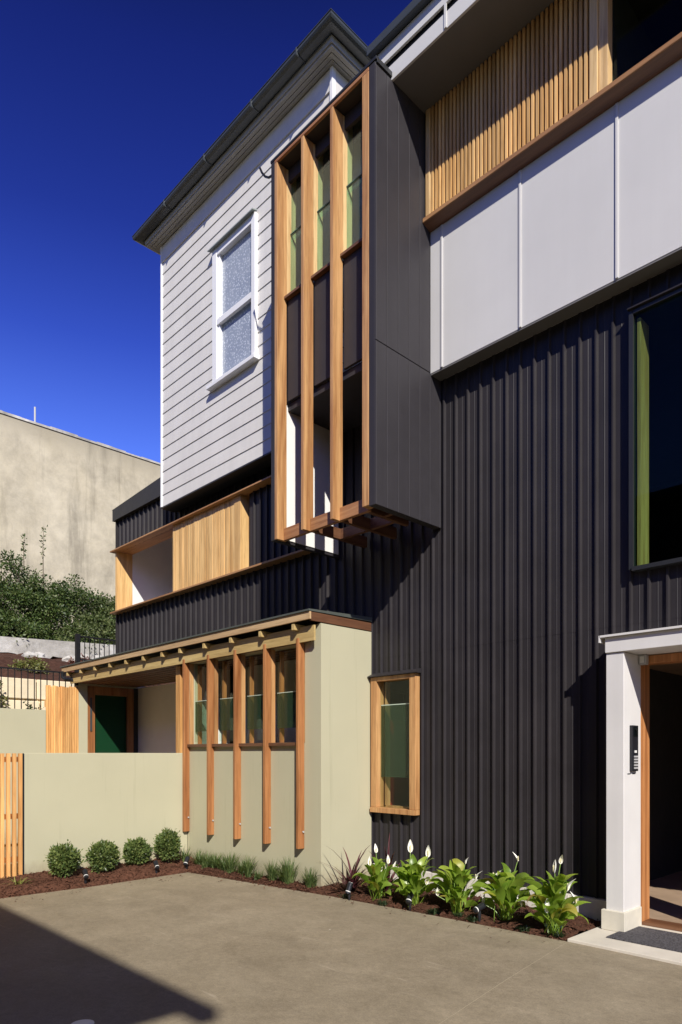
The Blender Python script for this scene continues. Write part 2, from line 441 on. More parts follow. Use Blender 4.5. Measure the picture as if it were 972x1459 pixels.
# driveway in two sheets with an open joint
drv_l = [(-7.50, -8), (-2.358+.62, -8), (-2.50, 3.9), (-2.662, 5.075), (-4.087, 4.99), (-5.184, 4.90), (-6.4, 4.74), (-7.527, 4.589), (-7.47, 3.37), (-7.51, 2.36)]
struct(flat('driveway', [(-12.2, -30), (-2.276, -30), (-2.341, 3.0), (-2.496, 3.95), (-2.656, 5.075), (-4.087, 4.99), (-5.184, 4.90), (-6.4, 4.742), (-7.527, 4.589), (-7.47, 3.37), (-7.513, 2.36), (-7.55, .8), (-12.2, .8)], 0, 'driveway_concrete'))
struct(flat('driveway', [(-2.272, -30), (40, -30), (40, 5.10), (-1.796, 5.094), (-2.652, 5.076), (-2.492, 3.95), (-2.337, 3.0)], 0, 'driveway_concrete'))
gg = G(); gg.poly([(-2.28, -30, -.004), (-2.268, -30, -.004), (-2.333, 3.0, -.004), (-2.488, 3.95, -.004), (-2.648, 5.074, -.004), (-2.66, 5.074, -.004), (-2.50, 3.95, -.004), (-2.345, 3.0, -.004)])
struct(gg.build('driveway_joint', 'joint_filler'))
gg = G(); gg.box(-2.66, 2.5, 5.079, 6.2, -.04, .022)
struct(gg.build('entry_slab', 'slab_pale', bevel=.004))

# mulch beds
def bed_z(x, y):
    return .012 + .022*sin(5.1*x+1)*sin(4.3*y) + .012*sin(13*x+7*y)
gg = G()
court = [(-8.29, -7.49, .75, 4.58)]
def bed1(u, v):
    y = .8 + (5.05-.8)*v; xe = -7.55 + .06*v if y < 4.59 else -7.527
    x = -8.29 + (xe + 8.29)*u
    edge = min(1, (1-u)*5)
    return (x, y, -.012 + edge*(.035 + bed_z(x, y) + .05*(1-u)) + rng.normal()*.007*edge)
gg.grid(bed1, 26, 130)
EDGE = [(-7.527, 4.589), (-6.4, 4.742), (-5.184, 4.90), (-4.087, 4.99), (-2.655, 5.078)]
def edge_y(x):
    for (a, b), (c, d) in zip(EDGE[:-1], EDGE[1:]):
        if x <= c: return b + (d-b)*(x-a)/(c-a)
    return EDGE[-1][1]
def bed2(u, v):
    x = -7.527 + (7.527-2.655)*v; y0 = edge_y(x); y1 = 5.06 if x < XG+.02 else 5.9
    y = y0 + (y1-y0)*u
    e = min(1, u*6*(1 if x > XG else .35)); wide = 1 if x > XG else .5
    return (x, y, -.012 + e*(.03 + bed_z(x, y)*wide) + rng.normal()*.007*e)
gg.grid(bed2, 26, 170)
bed = struct(gg.build('mulch_bed', 'mulch_bark', smooth=True))
# loose bark chips lying on the beds
n = 9000
q = []
while len(q) < n:
    if random.random() < .45:
        x = random.uniform(-8.25, -7.5); y = random.uniform(1.6, 5.0)
        z = .035 + bed_z(x, y) + .05*(x < -7.9)
        e = min(1, (-7.5 - x)/.80*5); z = -.012 + e*(.035+bed_z(x, y)+.05*((-7.5-x)/.79))
    else:
        x = random.uniform(-7.5, -2.68); y0 = edge_y(x); y1 = 5.03 if x < XG else 5.86
        y = random.uniform(y0-.012, y1); u = (y-y0)/(y1-y0); e = min(1, u*6*(1 if x > XG else .35)); e = max(0, e)
        z = -.012 + e*(.03+bed_z(x, y)*(1 if x > XG else .5))
    if random.random() < .012:                 # crumbs kicked out onto the concrete
        if x < -7.45: x = random.uniform(-7.5, -7.1); y = random.uniform(2.4, 4.5)
        else: y = edge_y(x) - abs(random.gauss(0, .13))
        z = -.002
    q.append((x, y, max(z, .002)+.006))
q = np.array(q)
D = unit(n); D[:, 2] *= .35; Nn = unit(n)*.6 + np.array([0, 0, 1.0])
o = leaf_mesh('bark_chips', q, D, Nn, rng.uniform(.015, .055, n), rng.uniform(.006, .016, n), 'mulch_bark', None, .12, (0, 0, 0))
o['kind'] = 'stuff'

# ================================================================== DARK CLAD BUILDING
clad = thing('clad_building', 'dark charcoal ribbed metal clad building with white panel band and projecting timber finned bay', 'building', (-4.0, YF, 0))
HX = (YF, )
wins = {'small': (-5.47, -4.86, .83, 2.385), 'big': (-2.452, -.9, 3.085, 5.24)}
holes = [wins['small'], wins['big'], (-2.6, .6, -.1, 2.48), (-12.06, -7.99, 4.13, 5.24), (-12.2, -8.72, -.1, 2.9)]
RX0, RP = -4.483, .1535
def ribbed(g, x0, x1, z0, z1, yf=YF, hr=.028, holes=holes):
    """trapezoid ribs standing 34 mm off the sheet"""
    for (a, b, c, d) in holes_split(x0, x1, z0, z1, holes):
        k0 = int(math.floor((a-RX0)/RP))-1; k1 = int(math.ceil((b-RX0)/RP))+1
        pr = []
        for k in range(k0, k1+1):
            c0 = RX0 + k*RP
            pr += [(c0-.015, 0), (c0-.009, hr), (c0+.005, hr), (c0+.014, 0), (c0+.060, 0), (c0+.063, .002), (c0+.069, .002), (c0+.072, 0)]
        def at(x):
            for (xa, ya), (xb, yb) in zip(pr[:-1], pr[1:]):
                if xa <= x <= xb: return ya + (yb-ya)*(x-xa)/(xb-xa+1e-9)
            return 0
        pts = [(a, at(a))] + [p for p in pr if a < p[0] < b] + [(b, at(b))]
        i = len(g.v)
        for x, h in pts: g.v += [(x, yf-h, c), (x, yf-h, d)]
        for k in range(len(pts)-1):
            g.f.append((i+2*k, i+2*k+2, i+2*k+3, i+2*k+1)); g.mi.append(0)
g = G()
ribbed(g, -12.10, XB, .21, 2.62, YF+.0015); ribbed(g, XB, 1.6, .21, 2.62, YF+.0015)
ribbed(g, -12.10, XB, 2.612, 5.86); ribbed(g, XB, 1.6, 2.612, 5.52)
g.build('ribbed_cladding', 'dark_metal', clad)
g = G(); g.box(-12.135, -12.10, YF-.04, YF+.3, 3.0, 5.86)
g.build('corner_flashing', 'dark_metal', clad)
g = G()   # concrete footing under the sheets
for k in range(14):
    x0 = XG+.02 + k*.225; x1 = x0 + .225
    if x0 > -2.6: break
    g.box(x0, min(x1, -2.6), YF-.055-.006*sin(k*2.1), YF+.10, -.06, .205)
g.build('footing', 'footing_grey', clad)
# inside rooms (seen through openings)
g = G()
def room(g, x0, x1, y0, y1, z0, z1, m=0):
    g.quad((x0,y0,z0),(x1,y0,z0),(x1,y1,z0),(x0,y1,z0), m); g.quad((x0,y0,z1),(x0,y1,z1),(x1,y1,z1),(x1,y0,z1), m)
    g.quad((x0,y1,z0),(x1,y1,z0),(x1,y1,z1),(x0,y1,z1), m); g.quad((x0,y0,z0),(x0,y1,z0),(x0,y1,z1),(x0,y0,z1), m)
    g.quad((x1,y0,z0),(x1,y0,z1),(x1,y1,z1),(x1,y1,z0), m)
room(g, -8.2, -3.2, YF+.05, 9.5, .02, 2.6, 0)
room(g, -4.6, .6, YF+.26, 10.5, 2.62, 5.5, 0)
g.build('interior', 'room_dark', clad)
g = G(); room(g, -4.6, .6, YF+.28, 10.0, .022, 2.48, 0); g.build('entry_hall', 'room_brown', clad)
g = G(); g.box(-5.54, -5.47, YF+.07, YF+.62, .05, 1.9); g.build('interior_panel', 'room_red', clad)

# --- white panel band
g = G()
g.box(XB+.002, 2.2, YW, YF+.05, 5.512, 7.0)
g.build('white_panel', 'panel_white', clad)
for x in (-4.373, -3.452, -2.526, -1.60, -.675, .25):
    g = G(); g.box(x-.0125, x+.0125, YW-.012, YW-.001, 5.516, 6.995); g.build('cover_strip', 'panel_white', clad, bevel=.003)
g = G(); g.box(XB+.003, 2.2, YW+.004, YF-.03, 5.494, 5.511); g.build('panel_shade_sheet', 'eave_soffit', clad)  # dark sheet over the white panel; underside shade put into its colour
# --- upper timber sill, batten screen, post, opening
g = G(); g.box(XB+.003, 2.2, 5.552, 5.72, 7.032, 7.076); lg = g.build('timber_ledge', 'timber_sill', clad, bevel=.004)
g = G(); g.prism([(XB+.003, 5.562, 7.030), (XB+.003, 5.73, 7.030), (XB+.003, 5.73, 7.001), (XB+.003, 5.66, 7.001)], (6.7, 0, 0)); g.build('ledge_shade_board', 'timber_dark_x', lg)  # dark timber carries the shade under the ledge in its colour
g = G()
x = -4.432
while x < -2.735:
    g.box(x, x+.024, 5.584, 5.634, 7.077, 8.199); x += .0462
g.box(-4.49, -2.73, 5.636, 5.65, 7.077, 7.13); g.box(-4.49, -2.73, 5.636, 5.65, 8.10, 8.199)
scr = g.build('batten_screen', 'timber_batten', clad)
g = G(); g.box(-4.503, -4.447, 5.575, 5.66, 7.077, 8.199); g.build('post', 'timber_pale', scr, bevel=.003)
g = G(); g.box(-2.725, -2.655, 5.59, 5.68, 7.077, 8.199); g.build('post', 'timber_pale', scr, bevel=.003)
g = G(); g.box(-2.651, -2.572, 5.612, 5.70, 7.077, 8.199); g.build('post', 'timber_pale', scr, bevel=.003)
g = G(); g.box(-4.51, -2.58, 5.74, 5.76, 7.0, 8.21); g.build('screen_backing', 'room_dark', clad)
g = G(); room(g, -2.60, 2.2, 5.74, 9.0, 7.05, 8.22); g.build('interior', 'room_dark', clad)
g = G(); g.box(-2.565, 2.2, 5.70, 5.706, 7.077, 8.199); up = g.build('window_pane', 'glass_dark', clad)
# --- eave
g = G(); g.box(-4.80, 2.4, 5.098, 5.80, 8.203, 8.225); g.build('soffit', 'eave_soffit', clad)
g = G(); g.box(-4.80, 2.4, 5.076, 5.10, 8.196, 8.352); g.build('fascia', 'panel_white', clad, bevel=.003)
g = G(); g.box(-4.80, 2.4, 5.066, 5.09, 8.425, 8.572); g.build('fascia', 'panel_white', clad, bevel=.003)
for x in (-3.86, -1.46, .94):
    g = G(); g.box(x-.012, x+.012, 5.064, 5.075, 8.20, 8.424); g.build('fascia_joiner', 'panel_white', clad)
g = G(); g.box(-4.80, 2.4, 5.105, 5.13, 8.352, 8.60); g.build('fascia_recess', 'dark_trim', clad)
g = G(); g.box(-4.80, 2.4, 4.995, 5.064, 8.574, 8.665); g.build('gutter', 'gutter_grey', clad, bevel=.008)
g = G(); g.prism([(-4.80, 5.0, 8.667), (-4.80, 9.8, 9.9), (-4.80, 9.8, 9.8), (-4.80, 5.14, 8.60)], (7.2, 0, 0)); g.build('roof', 'roof_grey', clad)
# --- large window at right
g = G()
x0, x1, z0, z1 = wins['big']
g.box(x0-.03, x0+.005, 5.815, 5.90, z0-.02, z1+.03); g.box(x0, x1, 5.815, 5.90, z1, z1+.035); g.box(x0, x1, 5.80, 5.90, z0-.035, z0)
wf = g.build('window_frame', 'dark_trim', clad)
g = G(); g.box(x0-.035, x1, 5.79, 5.85, z1+.038, z1+.05); g.build('window_hood', 'dark_metal', wf)
g = G(); g.box(x0+.022, x0+.05, 5.862, 6.04, z0+.002, z1-.03); g.build('jamb', 'timber_warm', wf)
g = G(); g.box(x0+.006, x1, 5.84, 5.846, z0+.002, z1-.002); g.build('pane', 'glass_olive', wf)
# --- small timber window at left
g = G()
x0, x1, z0, z1 = wins['small']
g.box(x0-.035, x0+.055, 5.80, 5.93, z0+.045, z1); g.box(x1-.055, x1+.03, 5.80, 5.93, z0+.045, z1)
g.box(x0-.035, x1+.03, 5.785, 5.95, z0-.015, z0+.043); g.box(x0+.056, x1-.056, 5.80, 5.93, z1-.05, z1)
wf = g.build('window_frame', 'timber_warm', clad, bevel=.003)
g = G(); g.prism([(x0-.055, 5.765, z1+.012), (x0-.055, 5.86, z1+.055), (x0-.055, 5.86, z1+.002), (x0-.055, 5.765, z1+.002)], (x1-x0+.125, 0, 0)); g.build('window_hood', 'dark_metal', wf)
g = G(); g.box(x0+.062, x0+.078, 5.94, 6.02, z0+.05, z1-.05); g.box(x0+.06, x1-.06, 5.94, 6.02, z0+.044, z0+.06); g.build('jamb', 'timber_warm', wf)
g = G(); g.box(x0+.056, x1-.056, 5.872, 5.878, z0+.044, z1-.052); g.build('pane', 'glass_clear', wf)
g = G(); g.box(x0+.057, x1-.057, 5.884, 5.892, 1.225, 2.055); g.build('pane', 'glass_film', wf)
g = G(); g.box(x0+.057, x1-.057, 5.882, 5.894, 2.056, 2.066); g.build('pane_edge', 'bolt_white', wf)
# --- verandah opening on the left
g = G(); g.box(-12.14, -6.3, 5.73, 6.11, 5.242, 5.266)
vh = g.build('verandah_hood', 'timber_sill', clad, bevel=.003)
g = G(); g.box(-12.14, -6.4, 5.735, 6.3, 4.10, 4.128); g.build('verandah_sill', 'timber_sill', clad, bevel=.003)
g = G(); g.box(-12.05, -12.0, 5.80, 6.115, 4.129, 5.24); g.build('verandah_jamb', 'timber_board', clad)
g = G()
g.box(-12.08, -12.0, 6.117, 8.0, 4.05, 5.80); g.box(-12.0, -6.2, 8.0, 8.06, 4.0, 5.80); g.box(-12.0, -6.2, 6.3, 8.0, 4.02, 4.06); g.box(-12.0, -6.2, 6.12, 8.0, 5.75, 5.8); g.box(-12.0, -6.2, 6.112, 6.13, 5.27, 5.74)
g.build('verandah_wall', 'room_white', clad)
g = G()
x = -9.99
g.box(-9.99, -8.13, 5.83, 5.99, 4.132, 5.238)
while x < -8.27:
    w = .052 + random.random()*.006; g.box(x, min(x+w, -8.255), 5.804+random.random()*.006, 5.828, 4.132, 5.238); x += w + .010
sh = g.build('sliding_shutter', 'timber_board', clad)
g = G(); g.box(-8.25, -8.10, 5.80, 5.995, 4.131, 5.239); g.build('shutter_stile', 'timber_board', sh, bevel=.003)
# fascia / gutter of the low roof left of the house
g = G(); g.prism([(-12.17, 5.80, 5.845), (-9.972, 5.80, 5.845), (-9.972, 5.80, 6.175), (-12.17, 5.80, 6.055)], (0, .1, 0)); g.build('fascia', 'dark_trim', clad)
g = G(); g.tube([(-12.24, 5.86, 6.0), (-12.24, 9.0, 6.0)], .055, 10); g.build('gutter', 'dark_trim', clad)
g = G(); g.quad((-12.2, 5.80, 6.06), (-9.972, 5.80, 6.18), (-9.972, 9.2, 6.9), (-12.2, 9.2, 6.4)); g.box(-12.1, -12.06, 5.9, 9.2, 3.0, 6.0); g.build('roof', 'roof_grey', clad)

# --- projecting bay with timber fins
g = G()
g.box(-6.17, -6.107, YB, 5.88, 3.925, 8.262)                           # left cheek
g.box(-4.625, XB-.014, YB+.001, 5.875, 3.925, 8.24)                    # right cheek core
for k in range(7):
    y0 = YB + (.0 if k == 0 else .157+(k-1)*.168 + .004); y1 = min(YB+.157+k*.168, 5.875)
    for za, zb in ((3.922, 5.517), (5.523, 8.2)): g.box(XB-.0135, XB, y0, y1, za, zb)
g.box(-6.17, -4.625, YB+.02, 5.59, 8.21, 8.262)
bay = g.build('bay', 'dark_board', clad, bevel=.005)
g = G(); g.box(-6.175, XB+.006, YB-.006, YB+.012, 8.246, 8.276); g.box(XB-.02, XB+.006, YB+.013, 5.20, 8.226, 8.276); g.box(-6.175, XB-.021, YB+.013, 5.59, 8.264, 8.276)
g.build('capping', 'dark_trim', bay, bevel=.003)
for x in (-6.105, -5.645, -5.182):
    g = G(); g.box(x, x+.044, YB, YB+.142, 3.932, 8.206); g.build('fin', 'timber_warm', bay, bevel=.003)
g = G(); g.box(-4.717, -4.628, YB, YB+.10, 3.94, 8.206); g.build('fin', 'timber_warm', bay, bevel=.003)
g = G(); g.box(-6.105, -4.628, YB, YB+.03, 8.208, 8.244); g.build('head_board', 'timber_warm_x', bay, bevel=.003)
g = G(); g.box(-6.105, -4.628, YB+.031, YB+.35, 8.209, 8.24); g.build('head_lining', 'dark_board', bay)  # shade behind the head board put into this near-black colour
for a, b in ((-6.059, -5.647), (-5.599, -5.184), (-5.136, -4.72)):
    g = G(); g.box(a, b, YB+.096, YB+.140, 3.932, 4.068); g.build('bottom_rail', 'timber_warm_x', bay, bevel=.003)
    g = G(); g.box(a, b, YB+.152, YB+.185, 5.54, 6.69); g.build('spandrel_panel', 'dark_board', bay)
    g = G(); g.box(a-.0, b, YB+.10, YB+.24, 6.692, 6.722); g.build('bay_sill', 'timber_dark_x', bay, bevel=.002)
    g = G(); g.box(a, b, YB+.165, YB+.20, 8.06, 8.206); g.build('window_head', 'dark_board', bay)  # dark colour stands in for shade at the top of the window
    g = G(); g.box(a-.012, a+.002, YB+.143, YB+.285, 6.723, 8.2); g.build('jamb', 'timber_pale', bay)
    g = G(); g.box(a+.003, b, YB+.195, YB+.201, 6.724, 7.47); g.build('pane', 'glass_bay', bay)
    g = G(); g.box(a+.003, b, YB+.207, YB+.213, 7.40, 8.059); g.build('pane', 'glass_bay', bay)
    g = G(); g.box(a+.003, b, YB+.190, YB+.2165, 7.471, 7.482); g.build('pane_edge', 'lid_green', bay)
g = G(); g.box(-6.10, -4.63, YB+.19, 5.87, 5.45, 5.536); g.build('bay_soffit', 'dark_board', bay)
g = G(); g.box(-6.09, -4.63, YB+.45, YB+.455, 6.2, 8.2); g.build('blind', 'blind_grey', bay)
g = G(); g.box(-6.104, -6.094, 5.04, 5.58, 5.545, 8.2); g.build('bay_room', 'blind_grey', bay)
g = G(); g.box(-6.106, -6.096, YB+.143, 5.845, 3.962, 5.518); g.build('white_lining', 'white_lining', bay)
for x in (-5.645, -5.182, -4.80):
    g = G(); g.box(x, x+.05, YB+.145, 5.60 if x > -5 else 5.84, 3.94, 4.062); g.build('joist', 'timber_dark_y', bay, bevel=.003)
for xa, xb, ya in ((-5.594, -5.184, 5.40), (-5.13, -4.802, 5.40), (-4.748, -4.63, 5.2)):
    g = G(); g.box(xa, xb, ya, ya+.045, 3.945, 4.06); g.build('noggin', 'timber_dark_x', bay)
g = G(); g.tube([(-6.165, 4.87, 8.13), (-6.24, 4.87, 8.145), (-6.31, 4.872, 8.20), (-6.37, 4.872, 8.28), (-6.41, 4.872, 8.36)], .013, 8); g.build('overflow_pipe', 'black_metal', bay)
# dark window behind the open lower bay
g = G(); g.box(-4.98, -4.6, 5.80, 5.86, 4.62, 4.70); g.build('transom', 'timber_dark_x', bay)

# --- entry portal
g = G()
g.box(-2.577, -2.427, 5.59, 5.93, .022, 2.338)
por = g.build('entry_portal', 'portal_white', clad, bevel=.004)
g = G(); g.box(-1.05, -.90, 5.59, 5.93, .022, 2.338); g.build('column', 'portal_white', por, bevel=.004)
g = G(); g.box(-2.58, -.88, 5.575, 5.94, 2.342, 2.470); g.build('lintel', 'portal_white', por, bevel=.004)
g = G(); g.box(-2.615, -.86, 5.545, 5.95, 2.472, 2.489); g.box(-2.622, -2.612, 5.545, 5.85, 2.43, 2.489); g.build('capping', 'portal_white', por)
for xa, xb in ((-2.608, -2.408), (-1.07, -.88)):
    g = G(); g.box(xa, xb, 5.562, 5.905, .023, .19); g.build('plinth', 'plinth_cream', por, bevel=.005)
g = G(); g.box(-2.50, -2.428, 5.935, 6.12, .03, 2.335); g.box(-2.424, -1.05, 5.945, 6.10, 2.27, 2.336); g.build('door_frame', 'timber_red', por, bevel=.003)
g = G(); g.box(-2.426, -1.05, 5.945, 6.12, .024, .05); g.build('threshold', 'timber_dark_x', por)
g = G(); g.tube([(-2.30, 7.6, 2.0), (-1.2, 7.6, 1.55)], .022, 8); g.tube([(-2.30, 7.6, 1.93), (-1.2, 7.6, 1.48)], .014, 8); g.build('handrail', 'black_metal', por)

# ================================================================== WEATHERBOARD HOUSE
house = thing('weatherboard_house', 'white weatherboard house raised above dark cladding with grey gutter and sash window', 'house', (-7.95, YH, 5.48))
hx0, hx1 = -9.966, -5.948
g = G()
wx0, wx1, wz0, wz1 = -8.43, -7.44, 6.86, 8.80
z = 5.49; e = .188
while z < 9.43:
    zt = min(z+e, 9.439)
    for (a, b, c, d) in holes_split(hx0, hx1, z, zt, [(wx0, wx1, wz0, wz1)]):
        ya = YH - .011*(1-(c-z)/e); yb = YH - .011*(1-(d-z)/e)
        g.quad((a, ya, c), (b, ya, c), (b, yb, d), (a, yb, d))
        if abs(c-z) < 1e-6: g.quad((a, YH, c), (b, YH, c), (b, ya, c), (a, ya, c))
    z += e
g.build('weatherboards', 'white_boards', house)
g = G(); z = 5.49
while z < 9.40:   # right return wall
    g.quad((hx1+.017, YH-.0, z), (hx1+.017, 9, z), (hx1, 9, z+e), (hx1, YH, z+e)); z += e
g.build('return_wall', 'white_boards', house)
g = G(); g.box(hx0-.012, hx0+.018, YH-.028, YH+.02, 5.485, 9.70); g.build('corner_stop', 'white_trim', house); g = G(); g.box(hx1-.012, hx1+.03, YH-.03, YH+.03, 5.485, 9.70); g.build('corner_stop', 'white_trim', house); g = G(); g.box(hx0-.01, hx0+.02, YH+.021, 9, 5.485, 9.70); g.build('far_wall', 'white_boards', house)
g = G(); g.box(hx0+.019, hx1-.013, YH-.020, YH+.02, 9.440, 9.70); g.box(hx1-.001, hx1+.025, YH+.031, 9, 9.40, 9.70); g.build('frieze', 'white_boards', house)
g = G(); g.box(hx0-.01, hx1, YH-.02, YF-.04, 5.462, 5.484); g.build('underside', 'dark_trim', house)
# eave: lined soffit in stepped boards, fascia, gutter
g = G()
for k, (a, b) in enumerate(((.027, .075), (.081, .128), (.134, .182))):
    zz = 9.703 + .004*k
    g.box(hx0-b, hx1+b, YH-b, YH-a, zz, zz+.02)
    g.box(hx1+a, hx1+b, YH-a+.001, 9, zz, zz+.02); g.box(hx0-b, hx0-a, YH-a+.001, 9, zz, zz+.02)
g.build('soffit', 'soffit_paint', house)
g = G(); g.box(hx0-.2, hx1+.2, YH-.2, YH+.02, 9.735, 9.82); g.box(hx1+.02, hx1+.2, YH+.021, 9, 9.735, 9.82); g.box(hx0-.2, hx0-.02, YH+.021, 9, 9.735, 9.82); g.build('fascia', 'soffit_paint', house)
prof = [(.20, 9.822), (.225, 9.808), (.30, 9.812), (.332, 9.825), (.345, 9.845), (.345, 9.872), (.352, 9.878), (.352, 9.886), (.335, 9.886), (.20, 9.875)]
g = G()
for (ax, ay, bx, by, sx_, sy_) in ((hx0, YH, hx1, YH, 0, -1), (hx1, YH, hx1, 9, 1, 0), (hx0, YH, hx0, 9, -1, 0)):
    ring = []
    for end in (0, 1):
        pts = []
        for (o_, z_) in prof:
            if sy_: pts.append(((ax-o_) if end == 0 else (bx+o_), YH-o_, z_))
            else: pts.append((ax+sx_*o_, (YH-o_) if end == 0 else 9, z_))
        ring.append(pts)
    n_ = len(prof); i = len(g.v); g.v += ring[0]+ring[1]
    for k in range(n_): g.f.append((i+k, i+(k+1) % n_, i+n_+(k+1) % n_, i+n_+k)); g.mi.append(0)
gut = g.build('gutter', 'gutter_grey', house)
for x in (-9.3, -8.2, -7.1, -6.2):
    g = G(); g.box(x-.008, x+.008, YH-.357, YH-.2, 9.802, 9.889); g.build('gutter_strap', 'gutter_grey', gut)
g = G()
ov = .33; zr = 9.88; pk = 2.2
g.poly([(hx0-ov, YH-ov, zr), (hx1+ov, YH-ov, zr), (hx1-2.0, YH+2.0, zr+1.1), (hx0+2.0, YH+2.0, zr+1.1)])
g.poly([(hx1+ov, YH-ov, zr), (hx1+ov, 9.3, zr), (hx1-2.0, 9.3, zr+1.1), (hx1-2.0, YH+2.0, zr+1.1)])
g.poly([(hx0-ov, 9.3, zr), (hx0-ov, YH-ov, zr), (hx0+2.0, YH+2.0, zr+1.1), (hx0+2.0, 9.3, zr+1.1)])
g.build('roof', 'roof_grey', house)
# sash window
g = G()
g.box(wx0-.01, wx0+.10, YH-.055, YH+.05, wz0, wz1); g.box(wx1-.055, wx1+.03, YH-.055, YH+.05, wz0, wz1)
g.box(wx0+.101, wx1-.056, YH-.05, YH+.05, wz1-.11, wz1)
g.box(wx0+.101, wx0+.145, YH-.028, YH+.05, wz0, wz1-.111)
wf = g.build('window_frame', 'white_trim', house, bevel=.004)
g = G(); g.prism([(wx0-.06, YH-.105, wz1+.012), (wx0-.06, YH-.02, wz1+.040), (wx0-.06, YH-.02, wz1+.024), (wx0-.06, YH-.105, wz1-.002)], (wx1-wx0+.10, 0, 0)); g.build('window_hood', 'hood_grey', wf)
g = G(); g.box(wx0-.10, wx1+.07, YH-.10, YH+.04, wz0-.055, wz0-.002); g.build('sill', 'white_trim', wf, bevel=.004)
g = G(); g.box(wx0+.03, wx1-.056, YH-.05, YH-.005, 7.68, 7.765); g.build('meeting_rail', 'white_trim', wf, bevel=.003)
g = G(); g.box(wx0+.146, wx1-.057, YH+.02, YH+.026, wz0, wz1-.111); g.build('pane', 'glass_patterned', wf)
g = G(); g.box(hx0+.05, hx1-.05, YH+.06, 9, 5.5, 9.69); g.build('interior', 'room_grey', house)

# ================================================================== RENDERED ANNEXE
ann = thing('rendered_annexe', 'low sage green rendered annexe with timber fins over its windows and a thin roof', 'building', (-7.0, YG, 0))
axl = -8.28
g = G()
for (a, b, c, d) in holes_split(axl, XG, 0, 2.93, [(-8.225, -5.80, 1.62, 2.74)]):
    g.box(a, b, YG, YG+.14, c, d)
g.box(XG-.14, XG, YG+.141, YF-.04, 0, 2.93)
g.build('front_wall', 'render_sage', ann)
g = G(); g.box(axl-.42, axl-.27, 5.20, 6.2, 0, 2.72); g.build('side_wall', 'room_white', ann)
FX = (-8.264, -7.662, -7.058, -6.456, -5.850)
for i, x in enumerate(FX):
    g = G(); g.box(x, x+.044, YG-.091, YG-.003, .43 if i else .425, 2.79); f = g.build('fin', 'timber_red', ann, bevel=.003)
    b_ = G(); b_.tube([(x+.044, YG-.03, .62), (x+.058, YG-.03, .62)], .008, 8); b_.box(x+.0585, x+.063, YG-.038, YG-.022, .61, .63); b_.build('bolt', 'grey_plastic', f)
    g = G(); g.box(x, x+.046, YG+.002 if i else YG+.002, YG+.06, 1.625, 2.735) if i < 5 else None; g.build('mullion', 'timber_warm', ann)
    g = G(); g.box(x, x+.046, 4.885, YG+.2, 2.872, 2.938); g.build('rafter', 'timber_eave', ann)
for a, b in zip(FX[:-1], FX[1:]):
    g = G(); g.box(a+.05, b-.004, YG+.075, YG+.081, 1.66, 2.73); g.build('pane', 'glass_clear', ann)
    g = G(); g.box(a+.051, b-.005, YG+.084, YG+.092, 1.80, 2.215); g.build('pane', 'glass_film', ann)
    g = G(); g.box(a+.051, b-.005, YG+.083, YG+.094, 2.216, 2.224); g.build('pane_edge', 'bolt_white', ann)
    g = G(); g.box(a+.046, b-.002, YG-.045, YG+.13, 1.585, 1.625); g.build('sill', 'timber_dark_x', ann, bevel=.003)
    g = G(); g.box(a+.05, a+.08, YG+.12, YG+.17, 1.63, 2.72); g.build('inner_jamb', 'timber_red', ann)
for x in (-12.05, -11.5, -10.95, -10.4, -9.85, -9.3, -8.75):
    g = G(); g.box(x, x+.046, 4.885, YG+.2, 2.872, 2.938); g.build('rafter', 'timber_eave', ann)
g = G(); g.box(-12.06, -5.56, 4.960, 4.985, 2.738, 2.905); g.build('eave_board', 'timber_eave', ann)
g = G()
for k in range(9): g.box(-12.0, -5.7, 4.99+k*.135, 4.99+k*.135+.105, 2.742, 2.76)
g.build('slatted_ceiling', 'timber_dark_x', ann)
g = G(); g.prism([(-12.22, 4.872, 2.942), (-5.531, 4.872, 2.956), (-5.531, 4.872, 3.04), (-12.22, 4.872, 3.028)], (0, .022, 0)); g.build('fascia', 'timber_fascia', ann)
g = G(); g.box(-5.556, -5.534, 4.896, YF-.04, 2.942, 3.036); g.build('fascia', 'timber_dark_y', ann)  # darker than the front fascia; roof and bay shade put into its colour
g = G(); g.prism([(-12.26, 4.855, 3.030), (-12.26, 4.855, 3.050), (-12.26, YF-.036, 3.09), (-12.26, YF-.036, 3.04)], (6.735, 0, .012)); g.build('roof', 'roof_grey', ann)
g = G(); g.tube([(-12.16, 4.87, 2.96), (-12.17, 4.87, 2.86), (-12.12, 4.90, 2.82), (-11.98, 4.97, 2.81), (-11.92, 5.0, 2.76), (-11.92, 5.02, 2.70)], .036, 10); g.build('downpipe', 'black_metal', ann)
# porch end wall, glazed door, back wall, post
g = G(); g.box(-12.08, -11.95, 5.04, 5.228, 0, 2.80); g.box(-12.08, -11.95, 5.2281, 6.2, 2.712, 2.94); g.build('porch_end_wall', 'render_sage', ann)
g = G(); g.box(-12.05, -11.94, 5.23, 5.36, 0, 2.71); g.box(-12.05, -11.94, 5.985, 6.11, 0, 2.71); g.box(-12.05, -11.94, 5.361, 5.984, 2.56, 2.71)
df = g.build('porch_door', 'timber_red', ann, bevel=.003)
g = G(); g.box(-12.0, -11.994, 5.361, 5.984, 0, 2.56); g.build('pane', 'glass_door', df)
g = G(); g.box(-11.938, -11.925, 5.27, 5.30, 1.9, 2.5); g.build('handle', 'gutter_grey', df)
g = G(); g.box(-11.94, -8.71, 6.2, 6.26, 0, 2.73); g.build('porch_back_wall', 'room_white', ann)
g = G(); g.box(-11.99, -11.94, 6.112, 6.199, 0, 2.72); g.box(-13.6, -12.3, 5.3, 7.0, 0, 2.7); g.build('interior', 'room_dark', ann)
g = G(); g.box(-8.62, -8.50, 5.055, 5.17, 0, 2.735); g.build('porch_post', 'timber_gate', ann, bevel=.003)
